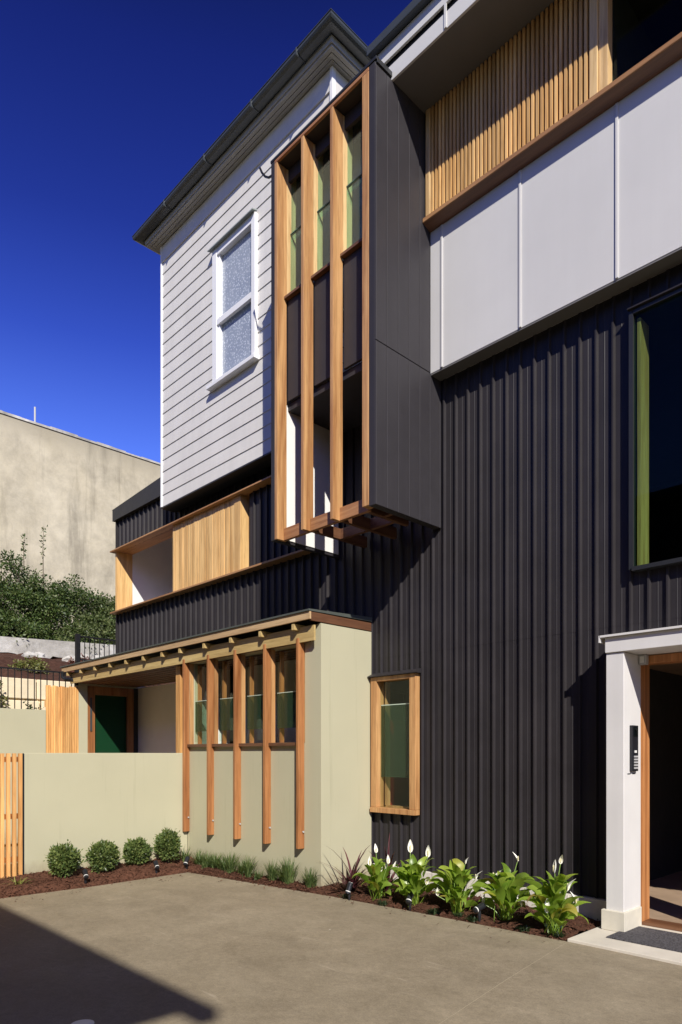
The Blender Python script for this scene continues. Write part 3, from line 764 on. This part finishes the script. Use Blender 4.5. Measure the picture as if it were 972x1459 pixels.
g = G(); g.box(-8.30, -5.7, YF-.06, YF-.045, 0, 2.74); g.box(-8.45, -8.40, 5.2, YF-.05, 0, 2.74); g.box(-8.4, -5.7, YG+.15, YF-.05, -.02, .02)
g.build('interior_wall', 'room_white', ann)

# ================================================================== WALLS, GATE, FENCES
g = G(); g.box(-8.42, -8.279, 2.865, YG-.002, -.05, 1.505)
tag(g.build('courtyard_wall', 'render_sage', bevel=.006), 'low sage green rendered wall running from the annexe to the slatted gate', 'wall')
gate = thing('slatted_gate', 'tall timber slat gate with gaps at the end of the sage wall by the driveway', 'gate', (-8.3, 2.4, 0))
g = G()
y = 2.845
while y > .9:
    g.box(-8.318+random.random()*.003, -8.274, y-.038, y, .035, 1.50); y -= .066
g.build('slats', 'timber_gate', gate)
for za, zb in ((1.40, 1.46), (.74, .80), (.24, .30)):
    g = G(); g.box(-8.358, -8.319, .9, 2.85, za, zb); g.build('rail', 'timber_gate', gate)
g = G(); g.box(-8.40, -8.27, 2.848, 2.862, 0, 1.5); g.build('jamb', 'black_metal', gate)
g = G(); g.box(-12.10, -11.95, -6, 4.498, 0, 2.245)
tag(g.build('boundary_wall', 'render_sage', bevel=.006), 'plain sage green boundary wall behind the courtyard below the black fence', 'wall')
g = G(); y = 4.502
while y < 5.03: g.box(-11.985, -11.948+random.random()*.006, y, y+.034, 0, 2.655 + random.random()*.025); y += .0405
g.box(-12.03, -11.992, 4.50, 5.035, .1, .2); g.box(-12.03, -11.992, 4.50, 5.035, 2.3, 2.4)
tag(g.build('slat_screen', 'timber_gate'), 'solid panel of upright orange timber boards between boundary wall and porch', 'screen')

def fence(name, label, x, y0, y1, z0, z1, base, post=None, pitch=.115):
    t = thing(name, label, 'fence', (x, y0, base), 'black metal fences above the courtyard')
    g = G(); y = y0
    while y < y1: g.box(x-.007, x+.007, y-.007, y+.007, base if y == y0 else z0-.06, z1); y += pitch
    g.build('balusters', 'black_metal', t)
    for zz in (z1, z0):
        g = G(); g.box(x-.016, x+.016, y0, y1, zz, zz+.03); g.build('rail', 'black_metal', t)
    g = G(); g.box(x-.045, x+.045, y0-.09, y0-.0, base, z1+.06); g.build('post', 'black_metal', t)
    g = G(); g.box(x-.04, x+.04, y1, y1+.08, base, z1+.05); g.build('post', 'black_metal', t)
    return t
fence('pool_fence', 'long black metal railing behind the boundary wall in front of sandstone blocks', -13.0, 1.0, 6.0, 2.08, 3.02, 1.9)
fence('pool_fence', 'black metal railing with a thick end post beside the dark cladding', -15.0, 6.38, 11.0, 3.58, 4.10, 2.95)
# sandstone retaining wall
g = G()
zs = [1.85, 2.27, 2.62, 3.07]
for r in range(3):
    y = 0.5 - r*.35
    while y < 9:
        w = .55 + random.random()*.5
        g.box(-14.85, -14.5-random.random()*.05, y, y+w-.03, zs[r], zs[r+1]-.03-random.random()*.012); y += w
g.box(-14.85, -14.60, .0, 9, 1.85, 3.0)
tag(g.build('sandstone_wall', 'sandstone', bevel=.015), 'cream sandstone block retaining wall seen through the black railing', 'retaining wall')
# concrete retaining wall with a broken lower edge
g = G()
ys = np.linspace(2, 12, 61)
for k in range(60):
    ya, yb = ys[k], ys[k+1]
    def low(y): return 4.15 + .05*sin(2.6*y) + .035*sin(7.1*y+1) - (.16 if 6.6 < y < 7.3 else 0)
    za, zb = low(ya), low(yb); ta, tb = 4.545+.004*ya*3, 4.545+.004*yb*3
    ta, tb = 4.33+.0385*ya, 4.33+.0385*yb
    g.prism([(-19.0, ya, za), (-19.0, yb, zb), (-19.0, yb, tb), (-19.0, ya, ta)], (-.35, 0, 0))
rw = g.build('retaining_wall', 'weathered_concrete')
tag(rw, 'stained grey concrete retaining wall with a ragged lower edge under the hedge', 'retaining wall')
g = G()
for k in range(60):
    ya, yb = ys[k], ys[k+1]; g.quad((-19.12, ya, 3.4), (-19.12, yb, 3.4), (-19.12, yb, 4.3), (-19.12, ya, 4.3))
struct(g.build('earth_bank', 'mulch_far'))
for k, (y, x, s) in enumerate(((6.75, -18.75, .30), (8.35, -18.68, .42), (7.75, -18.62, .26))):
    g = G()
    def rock(u, v, s=s, x=x, y=y):
        a, b_ = 2*pi*u, pi*(v-.5); r = s*(1+.18*sin(5*a+k)*cos(3*b_)+.1*sin(9*b_+a*2))
        return (x+.7*r*cos(a)*cos(b_), y+1.2*r*sin(a)*cos(b_), 4.0+.55*r*sin(b_)+.03)
    g.grid(rock, 14, 8)
    tag(g.build('rock', 'weathered_concrete'), ['pale broken rock below the concrete wall left of the rest', 'large pale rock lump nearest the black end post', 'middle pale rock between the broken rock and the large lump'][k], 'rock')

# big old wall behind
g = G(); g.box(-26.9, -26.0, -14, 14.52, 4.0, 13.66)
bw = tag(g.build('party_wall', 'old_render'), 'tall old rendered wall stained with grime rising behind the hedge', 'wall')
pw = G()
y = -14.0
while y < 14.5:
    w = random.uniform(.5, 1.1); hgt = .06+random.random()*.05
    pw.box(-26.95, -25.96, y, min(y+w, 14.53), 13.663, 13.66+hgt); y += w
pw.build('coping', 'weathered_concrete', bw)
g = G(); g.tube([(-26.3, 9.49, 13.7), (-26.3, 9.49, 14.45)], .035, 8); g.tube([(-26.3, 9.49, 13.7), (-26.3, 9.49, 13.85)], .06, 8)
tag(g.build('vent_pipe', 'grey_plastic'), 'thin grey pipe sticking up from the top of the old wall', 'pipe')

# neighbour building behind the camera; its eave shades the driveway
nb = thing('neighbour_building', 'plain rendered building across the driveway whose eave shades the concrete', 'building', (0, -6, 0))
g = G(); g.box(-30, 4.35, -9.5, -3.45, 0, 6.9); g.build('wall', 'dark_brick', nb)
g = G(); g.box(-30.2, 4.61, -3.12, -2.995, 6.87, 7.0); g.build('gutter', 'gutter_grey', nb)
g = G(); g.prism([(-30, -3.12, 6.93), (-30, -6.5, 8.2), (-30, -9.9, 6.93), (-30, -9.9, 6.85), (-30, -3.12, 6.85)], (34.36, 0, 0)); g.build('roof', 'roof_grey', nb)

# ================================================================== SMALL THINGS
ic = thing('intercom', 'black door intercom panel with buttons on the white portal column', 'intercom', (-2.427, 5.76, 1.35))
g = G(); g.box(-2.4265, -2.40, 5.70, 5.815, 1.35, 1.735); g.build('body', 'black_plastic', ic, bevel=.004)
g = G(); g.box(-2.3995, -2.395, 5.715, 5.80, 1.64, 1.72); g.build('camera_panel', 'glass_dark', ic)
g = G(); g.tube([(-2.3995, 5.757, 1.70), (-2.392, 5.757, 1.70)], .012, 12); g.build('lens', 'black_metal', ic)
g = G(); g.box(-2.3995, -2.396, 5.735, 5.775, 1.505, 1.525); g.build('display', 'bolt_white', ic)
for k in range(5):
    g = G(); g.box(-2.3995, -2.396, 5.725, 5.80, 1.37+k*.024, 1.384+k*.024); g.build('button', 'grey_plastic', ic)
for y0 in (5.66, 5.755):
    g = G(); g.box(-2.4265, -2.4245, y0, y0+.055, 1.325, 1.333); g.build('name_strip', 'black_plastic', ic)
sn = thing('door_sensor', 'small grey sensor box in the corner under the portal lintel', 'sensor', (-2.40, 5.91, 2.27))
g = G(); g.box(-2.426, -2.36, 5.87, 5.93, 2.255, 2.34); g.build('body', 'grey_plastic', sn, bevel=.006)
g = G(); g.box(-2.41, -2.376, 5.866, 5.8695, 2.27, 2.325); g.build('cover', 'bolt_white', sn)
g = G(); g.box(-2.455, -1.1, 5.325, 5.845, .0225, .033)
def m_mat():
    m, nt, b = new_mat('coir_mat')
    v = N(nt, 'ShaderNodeTexVoronoi'); v.inputs['Scale'].default_value = 60; L(nt, pos(nt), v.inputs['Vector'])
    L(nt, ramp(nt, v.outputs['Distance'], [(.2, (.028, .026, .03)), (.6, (.075, .07, .078))]), b.inputs['Base Color']); b.inputs['Roughness'].default_value = .95
    bump(nt, b, v.outputs['Distance'], .8, .01)
m_mat()
tag(g.build('doormat', 'coir_mat', bevel=.003), 'dark grey doormat on the pale slab at the entry', 'doormat')
g = G(); g.tube([(-2.86, 5.23, .055), (-2.86, 5.23, .07)], .075, 20)
tag(g.build('valve_lid', 'lid_green'), 'round green valve lid lying in the mulch by the last peace lily', 'lid')
g = G(); g.tube([(-3.69, 1.585, .001), (-3.69, 1.585, .012)], .062, 28)
g.tube([(-3.69, 1.585, .012), (-3.69, 1.585, .016)], .045, 28)
tag(g.build('drain_cover', 'bolt_white'), 'round white drain cover in the shaded concrete driveway', 'drain cover')

# garden spotlights
def spotlight(name, label, loc, aim, tilt):
    t = thing(name, label, 'garden light', loc, 'black spike spotlights in the garden beds')
    x, y, z = loc
    g = G(); g.tube([(x, y, z-.06), (x, y, z+.03), (x, y, z+.075)], [.006, .016, .014], 10); g.build('spike', 'black_plastic', t)
    d = np.array([cos(aim)*cos(tilt), sin(aim)*cos(tilt), sin(tilt)]); c = np.array([x, y, z+.10])
    g = G(); g.tube([c-d*.07, c-d*.065, c+d*.045, c+d*.05], [.014, .025, .029, .028], 14); g.build('lamp_head', 'black_plastic', t)
    g = G(); g.tube([c+d*.0502, c+d*.053], .023, 14); g.build('lens', 'bolt_white', t)
    g = G(); g.tube([c-d*.046, c-d*.038], [.0265, .027], 14); g.build('collar', 'bolt_white', t)
    return t
for loc, lab, aim, tl in (((-7.60, 3.30, .03), 'black garden spotlight in front of the first and second round shrubs', 2.9, .6), ((-7.62, 4.20, .03), 'black garden spotlight at the foot of the round shrub beside the annexe', 2.9, .6),
                     ((-7.63, 4.63, .03), 'black garden spotlight in the inner corner of the mulch bed', 2.2, .8), ((-4.95, 4.90, .03), 'upright black garden spotlight in front of the burgundy cordyline', 1.6, 1.1),
                     ((-4.22, 4.99, .03), 'tilted black garden spotlight leaning under the second peace lily', 1.9, .75), ((-3.50, 5.09, .03), 'black garden spotlight lying low between the third and fourth peace lilies', 1.4, .3)):
    spotlight('garden_spotlight', lab, loc, aim, tl)

# ================================================================== PLANTS
def shrub(name, label, loc, r, hgt, nleaf, seed):
    r_ = np.random.default_rng(seed)
    t = thing(name, label, 'shrub', loc, 'clipped round shrubs along the sage wall')
    v = r_.normal(size=(nleaf, 3)); v /= np.linalg.norm(v, axis=1, keepdims=True)
    lump = 1 + .13*np.sin(v[:, 0]*5+seed)*np.cos(v[:, 1]*6+seed*2) + .08*np.sin(v[:, 2]*9+v[:, 0]*4+seed)
    rad = lump*np.power(r_.uniform(.25, 1, nleaf), .45)
    rad[:nleaf//16] *= r_.uniform(1.0, 1.30, nleaf//16)
    sq = r_.uniform(.88, 1.12, 3)
    P_ = v*rad[:, None]*np.array([r, r, hgt/2])*sq + np.array(loc) + np.array([0, 0, hgt*.5+.03])
    D = v*.75 + r_.normal(size=(nleaf, 3))*.55 + np.array([0, 0, .35]); Nn = r_.normal(size=(nleaf, 3)) + v*.7
    leaf_mesh('foliage', P_, D, Nn, r_.uniform(.026, .052, nleaf), r_.uniform(.014, .025, nleaf), 'leaf_shrub', t, .1)
    g = G(); x, y, z = loc
    for k in range(6):
        a = k*1.05; g.tube([(x, y, z-.03), (x+.05*cos(a), y+.05*sin(a), z+.12), (x+.11*cos(a), y+.11*sin(a), z+.26)], [.010, .007, .004], 6)
    g.build('stem', 'bark', t)
    return t
for k, (loc, r, h_, lab) in enumerate((((-7.98, 3.21, .05), .172, .35, 'broad round green shrub nearest the slatted gate'), ((-7.98, 3.69, .05), .168, .33, 'round green shrub behind the first garden spotlight'),
        ((-8.02, 4.15, .06), .155, .31, 'yellowish green round shrub with bare wall on both sides'), ((-8.05, 4.60, .06), .16, .40, 'taller upright green shrub closest to the annexe corner'))):
    shrub('round_shrub', lab, loc, r, h_, 3600, 21+k)

def blades(name, label, cat, loc, nb_, hgt, spread, mat, width=.006, group=None, seed=1, droop=.6, stemname='blades', low=0):
    r_ = np.random.default_rng(seed)
    t = thing(name, label, cat, loc, group)
    g = G(); x, y, z = loc
    for k in range(nb_):
        a = r_.uniform(0, 2*pi); h_ = hgt*r_.uniform(.55, 1.1); s = spread*r_.uniform(.15, 1.0); w = width*r_.uniform(.7, 1.3)
        if r_.random() < low: h_ *= .42; w *= 1.9; s *= .75
        bx, by = x + r_.normal()*.018, y + r_.normal()*.018
        pts = []
        for j in range(6):
            u = j/5; out = s*(u**1.6); up = h_*(u - droop*s/hgt*.45*u**3)
            pts.append((bx+cos(a)*out, by+sin(a)*out, z-.02+up))
        i = len(g.v)
        for j, p in enumerate(pts):
            ww = w*(1-(j/5)**2.2)+.0006
            g.v += [(p[0]-sin(a)*ww, p[1]+cos(a)*ww, p[2]), (p[0]+sin(a)*ww, p[1]-cos(a)*ww, p[2])]
        for j in range(5): g.f.append((i+2*j, i+2*j+1, i+2*j+3, i+2*j+2)); g.mi.append(0)
    g.build(stemname, mat, t)
    return t
GL = ['grass tuft nearest the inner corner of the bed below the first fin', 'grass tuft between the first and second timber fins', 'yellow green grass tuft left of the third timber fin', 'grass tuft right of the third timber fin',
      'dense dark grass tuft just left of the fourth fin', 'tall grass tuft right of the fourth timber fin', 'lone grass tuft under the fifth fin near the wall corner']
for k, (x, y, h_, m_) in enumerate(((-7.76, 4.89, .17, 'leaf_grass'), (-7.38, 4.89, .18, 'leaf_grass'), (-7.03, 4.88, .20, 'leaf_grass'), (-6.68, 4.90, .20, 'leaf_grass'), (-6.24, 4.93, .19, 'leaf_grass'), (-5.96, 4.93, .24, 'leaf_grass'), (-5.64, 4.98, .18, 'leaf_grass'))):
    blades('grass_tuft', GL[k], 'grass', (x, y, .02), 120, h_*1.45, .20, m_, .0045, 'grass tufts along the annexe wall', 40+k, .7)
blades('grass_tuft', 'spare thin grass tuft between the two leftmost fins', 'grass', (-7.56, 4.86, .02), 45, .15, .14, 'leaf_grass', .004, 'grass tufts along the annexe wall', 61)
blades('grass_tuft', 'small grass tuft between the fourth and third fins close to the concrete', 'grass', (-6.45, 4.88, .02), 50, .15, .14, 'leaf_grass', .004, 'grass tufts along the annexe wall', 62)
for k, (x, y, h_, lab) in enumerate(((-7.22, 4.90, .22, 'grass tuft filling the gap left of the third fin near the wall'), (-6.85, 4.93, .21, 'grass tuft directly below the third timber fin'), (-6.08, 4.96, .26, 'grass tuft directly right below the fourth timber fin'), (-7.64, 4.95, .22, 'grass tuft right beneath the second timber fin'))):
    blades('grass_tuft', lab, 'grass', (x, y, .02), 95, h_, .19, 'leaf_grass', .0045, 'grass tufts along the annexe wall', 63+k, .7)
blades('strappy_plant', 'small yellow striped strappy plant at the foot of the slatted gate', 'plant', (-7.85, 2.66, .03), 34, .17, .20, 'leaf_yellow', .007, None, 71, 1.0)
blades('strappy_plant', 'grey green strappy plant in the corner of the sage walls', 'plant', (-8.06, 4.86, .04), 40, .26, .2, 'leaf_grass', .008, None, 72, .8)
ML = ['dark mondo grass at the concrete edge left of the cordyline', 'dark mondo grass between the cordyline and first lily', 'dark mondo grass in front of the second peace lily', 'dark mondo grass in front of the third peace lily', 'dark mondo grass between the fourth and fifth lilies', 'dark mondo grass at the bed corner beside the white slab', 'dark mondo grass against the portal plinth', 'dark mondo grass beside the low spotlight']
for k, (x, y) in enumerate(((-5.02, 4.94), (-4.56, 4.97), (-3.98, 5.04), (-3.55, 5.07), (-3.06, 5.10), (-2.76, 5.14), (-2.76, 5.42), (-3.72, 5.10))):
    blades('mondo_grass', ML[k], 'plant', (x, y, .02), 60, .07, .10, 'leaf_dark', .004, 'dark mondo grass clumps in the front bed', 80+k, .9)
# burgundy cordylines
def cordyline(label, loc, nb_, hgt, seed):
    t = blades('cordyline', label, 'plant', loc, nb_, hgt, .50, 'leaf_burgundy', .014, None, seed, .75, 'leaves', .55)
    x, y, z = loc; g = G(); g.tube([(x, y, z-.03), (x, y, z+.14)], [.02, .014], 8); g.build('stem', 'bark', t)
cordyline('burgundy cordyline with spiky leaves in front of the pale corner wall', (-5.16, 5.14, .03), 40, .60, 91)
cordyline('dark burgundy cordyline tucked behind the first peace lily', (-4.86, 5.38, .03), 16, .66, 92)

# peace lilies
def lily_leaf(g, base, a, ln, w, rise, curl, twist=0, m=0, stem=.1):
    """arching lance-shaped leaf on a stalk"""
    x, y, z = base; d = np.array([cos(a), sin(a), 0]); s0 = np.array([-sin(a), cos(a), 0]); up = np.array([0, 0, 1.0])
    P_ = np.array(base, float); ang = rise; pts = []
    n1, n2 = 3, 9
    for j in range(n1):
        pts.append((P_.copy(), ang, .0035)); P_ = P_ + (d*cos(ang)+up*sin(ang))*stem/n1
    for j in range(n2+1):
        u = j/n2
        wd = w*.5*(sin(pi*min(1, u**.75))**.85)*(1-.15*u)
        pts.append((P_.copy(), ang, max(wd, .0015))); ang -= curl/n2*(.4+1.2*u); P_ = P_ + (d*cos(ang)+up*sin(ang))*ln/n2
    i = len(g.v)
    for j, (q_, an, wd) in enumerate(pts):
        nrm = -d*sin(an)+up*cos(an); sd = s0*cos(twist)+nrm*sin(twist); fold = nrm*wd*.32
        wav = nrm*.10*wd*sin(j*1.7+a*3)
        g.v += [tuple(q_-sd*wd+fold+wav), tuple(q_), tuple(q_+sd*wd+fold-wav)]
    for j in range(len(pts)-1):
        b_ = i+3*j
        g.f += [(b_, b_+1, b_+4, b_+3), (b_+1, b_+2, b_+5, b_+4)]; g.mi += [m, m]
def spathe(gp, gs, gt, top, a, s=1.0, lean=.0, half=False):
    """white hood, cream spadix"""
    x, y, z = top; d = np.array([cos(a), sin(a), 0]); s0 = np.array([-sin(a), cos(a), 0]); up = np.array([0, 0, 1.0])
    i = len(gp.v); n2 = 10
    for j in range(n2+1):
        u = j/n2; w = .030*s*(sin(pi*min(1, u**.7*.97+.015))**.8)
        c = np.array(top)+up*(u*.115*s)+d*(-.012*s*sin(pi*u)+lean*u*u*.05)
        for q_ in (-1, -.5, 0, .5, 1):
            gp.v.append(tuple(c + s0*w*q_*.8 + d*w*(q_*q_)*.75))
    for j in range(n2):
        for k in range(4):
            b_ = i+5*j+k; gp.f.append((b_, b_+1, b_+6, b_+5)); gp.mi.append(0)
    t0 = np.array(top)+d*.010*s
    gs.tube([t0+up*.012*s, t0+up*.03*s, t0+up*.062*s, t0+up*.07*s], [.004*s, .007*s, .0065*s, .002*s], 7)
def lily(label, loc, nl, size, flowers, seed):
    r_ = np.random.default_rng(seed)
    t = thing('peace_lily', label, 'plant', loc, 'peace lilies in front of the dark cladding')
    g = G(); x, y, z = loc
    for k in range(nl):
        a = 2.4*k + r_.normal()*.35; tier = k/nl
        rise = radians(54 + 33*tier + r_.normal()*6); ln = size*(.36 + .17*r_.random())*(.8+.3*sin(pi*tier)); st = size*(.22+.50*tier*r_.uniform(.55, 1.15))
        b_ = (x + r_.normal()*.028, y + r_.normal()*.028, z-.02)
        lily_leaf(g, b_, a, ln, size*r_.uniform(.15, .24), rise, radians(50+85*r_.random()), r_.normal()*.45, 1 if r_.random() < .08 else 0, st)
    g.build('leaves', ['leaf_lily', 'leaf_fading'], t, smooth=True)
    for (dx, dy, h_, a, s) in flowers:
        gp, gs, gt = G(), G(), G()
        gt.tube([(x+dx*.2, y+dy*.2, z), (x+dx*.5+r_.normal()*.012, y+dy*.5+r_.normal()*.012, z+h_*.6), (x+dx, y+dy, z+h_)], [.0045, .004, .003], 6)
        spathe(gp, gs, gt, (x+dx, y+dy, z+h_), a, s, r_.normal()*.9)
        st_ = gt.build('flower_stem', 'stem_green', t); gp.build('spathe', 'petal_white', st_, smooth=True); gs.build('spadix', 'spadix_cream', st_)
    return t
lily('peace lily with a cluster of low white flowers beside the burgundy cordyline', (-4.72, 5.10, .03), 36, .42, ((-.10, .06, .44, -.6, .8), (-.05, -.08, .33, -1.2, .9), (.06, .02, .30, .1, .8), (.12, .0, .36, -.4, .8), (-.02, .05, .26, -1, .7)), 101)
lily('peace lily with two tall white flowers standing against the dark cladding', (-4.30, 5.14, .03), 48, .47, ((-.16, .14, .47, -.8, 1.15), (.0, .22, .43, -.7, 1.1), (-.24, -.02, .30, -2, .8), (.2, -.05, .22, -.5, .8)), 102)
lily('peace lily with one broad raised leaf and thin white buds in mid bed', (-3.80, 5.17, .03), 44, .50, ((.05, .05, .44, .3, .6), (-.05, .02, .38, -1, .55), (.16, .05, .31, .2, .8), (-.15, -.1, .14, -1, .7)), 103)
lily('peace lily with one tall nodding white flower on its right', (-3.33, 5.25, .03), 44, .48, ((.04, .12, .50, .2, .75), (-.12, .0, .33, -2.6, 1.0), (-.18, -.08, .12, -2, .8), (.17, -.03, .15, 0, .7)), 104)
lily('bushy peace lily nearest the portal with pale flowers on tall stems', (-2.83, 5.17, .03), 54, .50, ((-.02, .06, .47, -2.2, 1.0), (.02, .08, .55, -.8, .75), (.10, .03, .34, .1, 1.0), (.0, -.1, .17, -1.0, 1.0), (.16, .06, .24, .2, .9), (.06, -.04, .26, -.5, .8)), 105)

# hedge shrubs on the upper terrace
def bush(label, loc, rx, ry, h_, nleaf, seed, mat='leaf_hedge', group='hedge shrubs below the old wall', name='hedge_shrub', ls=1.0):
    r_ = np.random.default_rng(seed)
    t = thing(name, label, 'shrub', loc, group)
    x, y, z = loc
    if rx > .5: nleaf = int(nleaf*1.9)
    else: ls *= 1.5
    ncl = 90
    cv = r_.normal(size=(ncl, 3)); cv /= np.linalg.norm(cv, axis=1, keepdims=True)
    cv[:, 2] = np.abs(cv[:, 2])*1.1 - .12
    cr = r_.uniform(.55, 1.0, ncl)
    C_ = cv*cr[:, None]*np.array([rx, ry, h_*.86]) + np.array([x, y, z+h_*.12])
    idx = r_.integers(0, ncl, nleaf)
    off = r_.normal(size=(nleaf, 3)); off /= np.linalg.norm(off, axis=1, keepdims=True)
    rad = np.power(r_.random(nleaf), .6)*r_.uniform(.22, .42, ncl)[idx]*(rx+ry)*.42
    P_ = C_[idx] + off*rad[:, None]*np.array([1, 1, .75])
    P_[:, 2] = np.maximum(P_[:, 2], z+.02)
    D = off + r_.normal(size=(nleaf, 3))*.6 + np.array([0, 0, .1]); Nn = r_.normal(size=(nleaf, 3)) + np.array([0, 0, .8])
    leaf_mesh('crown', P_, D, Nn, r_.uniform(.06, .115, nleaf)*ls, r_.uniform(.032, .058, nleaf)*ls, mat, t, .12)
    g = G()
    for k in range(9):
        e = C_[r_.integers(0, ncl)]; m_ = (np.array([x, y, z])+e)/2 + r_.normal(size=3)*.12
        g.tube([(x+r_.normal()*.08, y+r_.normal()*.08, z-.05), m_, e], [.045*min(1, rx), .03*min(1, rx), .012*min(1, rx)], 6)
    g.build('trunk', 'bark', t)
    return t
bush('broad dark hedge shrub at the left edge below the old wall', (-20.7, 5.4, 4.45), 1.25, 1.3, 2.9, 9000, 201)
bush('dark green hedge shrub second from the left edge', (-20.9, 7.0, 4.45), 1.3, 1.25, 2.95, 9000, 202)
bush('mid green hedge shrub with bare twigs standing up from its top', (-20.6, 8.4, 4.45), 1.2, 1.2, 2.55, 8500, 203)
bush('lighter green hedge shrub third from the building', (-20.5, 9.7, 4.45), 1.2, 1.15, 2.45, 8500, 204, 'leaf_hedge_pale')
bush('pale leafed hedge shrub touching the end of the dark building', (-20.2, 11.0, 4.45), 1.3, 1.3, 2.5, 8000, 205, 'leaf_hedge_pale')
bush('low dark shrub spilling over the concrete wall at left', (-19.75, 6.2, 4.4), .62, 1.5, 1.2, 5000, 206)
bush('low olive shrub spilling over the concrete wall near the fence post', (-19.7, 9.0, 4.4), .6, 1.5, 1.25, 5000, 207, 'leaf_hedge_pale')
bush('hedge shrub half hidden behind the verandah', (-20.5, 12.9, 4.45), 1.3, 1.2, 2.4, 6000, 208)
bush('hedge shrub running out of view at far left', (-20.8, 3.6, 4.45), 1.3, 1.3, 2.9, 6000, 209)
# tall twigs above the hedge
for k, (y, h0, h1, lab) in enumerate(((7.75, 7.1, 8.3, 'tall bare leafy twig rising from the hedge top'), (7.2, 7.2, 7.9, 'short leafy twig left of the tall one above the hedge'))):
    t = thing('shoot', lab, 'twig', (-20.8, y, h0), None)
    g = G(); g.tube([(-20.8, y, h0-1.0), (-20.78, y-.02, (h0+h1)/2), (-20.85, y+.03, h1)], [.016, .010, .004], 6); g.build('stem', 'bark', t)
    n = 46; u = rng.random(n); P_ = np.stack([np.full(n, -20.81), y+rng.normal(size=n)*.03, h0+(h1-h0)*u], 1)
    leaf_mesh('leaves', P_, unit(n)+np.array([0, 0, .4]), unit(n), rng.uniform(.07, .13, n), rng.uniform(.03, .05, n), 'leaf_hedge', t)
# small plants on the mulch slope
bush('small reddish bush on the mulch slope below the concrete wall', (-17.2, 7.35, 3.55), .35, .42, .45, 900, 220, 'leaf_redbush', 'small bushes on the mulch slope', 'small_bush', .55)
bush('low olive tuft on the mulch slope above the sandstone blocks', (-16.3, 5.75, 3.35), .32, .42, .38, 1100, 221, 'leaf_olive', 'small bushes on the mulch slope', 'small_bush', .45)
bush('small reddish bush beside the black end post', (-16.6, 7.3, 3.45), .3, .4, .42, 800, 222, 'leaf_redbush', 'small bushes on the mulch slope', 'small_bush', .5)
bush('small yellow green bush behind the railing at the left edge', (-14.2, 4.35, 1.9), .22, .22, 1.25, 500, 223, 'leaf_olive', None, 'small_bush', .6)
bush('thin dark creeper against the sandstone blocks behind the railing', (-14.3, 5.1, 1.9), .14, .30, .75, 500, 224, 'leaf_dark', None, 'creeper', .5)

# ================================================================== CAMERA, SKY, SUN
th = atan2(939, 972)
cam = bpy.data.cameras.new('camera'); co = bpy.data.objects.new('camera', cam); COL.objects.link(co)
co.location = (0, 0, 1.5)
# forward = (-cos th', ...) : level camera turned left of the facade normal
fwd = (-cos(th), sin(th))
co.rotation_euler = (radians(90), 0, atan2(fwd[1], fwd[0]) - radians(90))
cam.sensor_fit = 'HORIZONTAL'; cam.sensor_width = 36; cam.lens = 36
cam.shift_y = (1073.5-729.5)/972
cam.clip_start = .05; cam.clip_end = 3000
sc.camera = co

SUN = np.array([1.52, -1.0, 1.33]); SUN /= np.linalg.norm(SUN)
el = math.asin(SUN[2]); az = atan2(SUN[0], SUN[1])
li = bpy.data.lights.new('sun', 'SUN'); li.energy = 5.0; li.angle = radians(.5); li.color = (1.0, .945, .85)
lo = bpy.data.objects.new('sun', li); COL.objects.link(lo)
from mathutils import Vector
lo.rotation_euler = Vector(SUN).to_track_quat('Z', 'Y').to_euler()
lo.location = (20, -14, 18)

w = bpy.data.worlds.new('World'); sc.world = w; w.use_nodes = True
nt = w.node_tree; bg = nt.nodes['Background']
sky = N(nt, 'ShaderNodeTexSky'); sky.sky_type = 'NISHITA'; sky.sun_disc = False
sky.sun_elevation = el; sky.sun_rotation = az; sky.altitude = 300; sky.air_density = 1.0; sky.dust_density = .2; sky.ozone_density = 4.0
# polarised deep blue in view; unseen zenith and horizon bands dimmed to cut fill
tc = N(nt, 'ShaderNodeTexCoord'); sp = N(nt, 'ShaderNodeSeparateXYZ'); L(nt, tc.outputs['Generated'], sp.inputs[0])
tint = ramp(nt, sp.outputs[2], [(.0, (.70, .64, .62)), (.20, (.62, .62, .80)), (.33, (.72, .84, 1.70)), (.39, (.70, .83, 1.90)), (.50, (.345, .44, 1.42)), (.60, (.195, .25, .98)), (.71, (.125, .155, .68)), (.82, (.05, .06, .17)), (1.0, (.03, .035, .08))])
col = mixc(nt, 1.0, sky.outputs[0], tint, 'MULTIPLY')
L(nt, col, bg.inputs[0]); bg.inputs[1].default_value = .095

vs = sc.view_settings
vs.view_transform = 'Standard'; vs.look = 'None'; vs.exposure = .30; vs.gamma = 1; vs.use_curve_mapping = False
cy = sc.cycles
cy.max_bounces = 8; cy.transparent_max_bounces = 16; cy.use_denoising = True
cy.caustics_reflective = False; cy.caustics_refractive = False
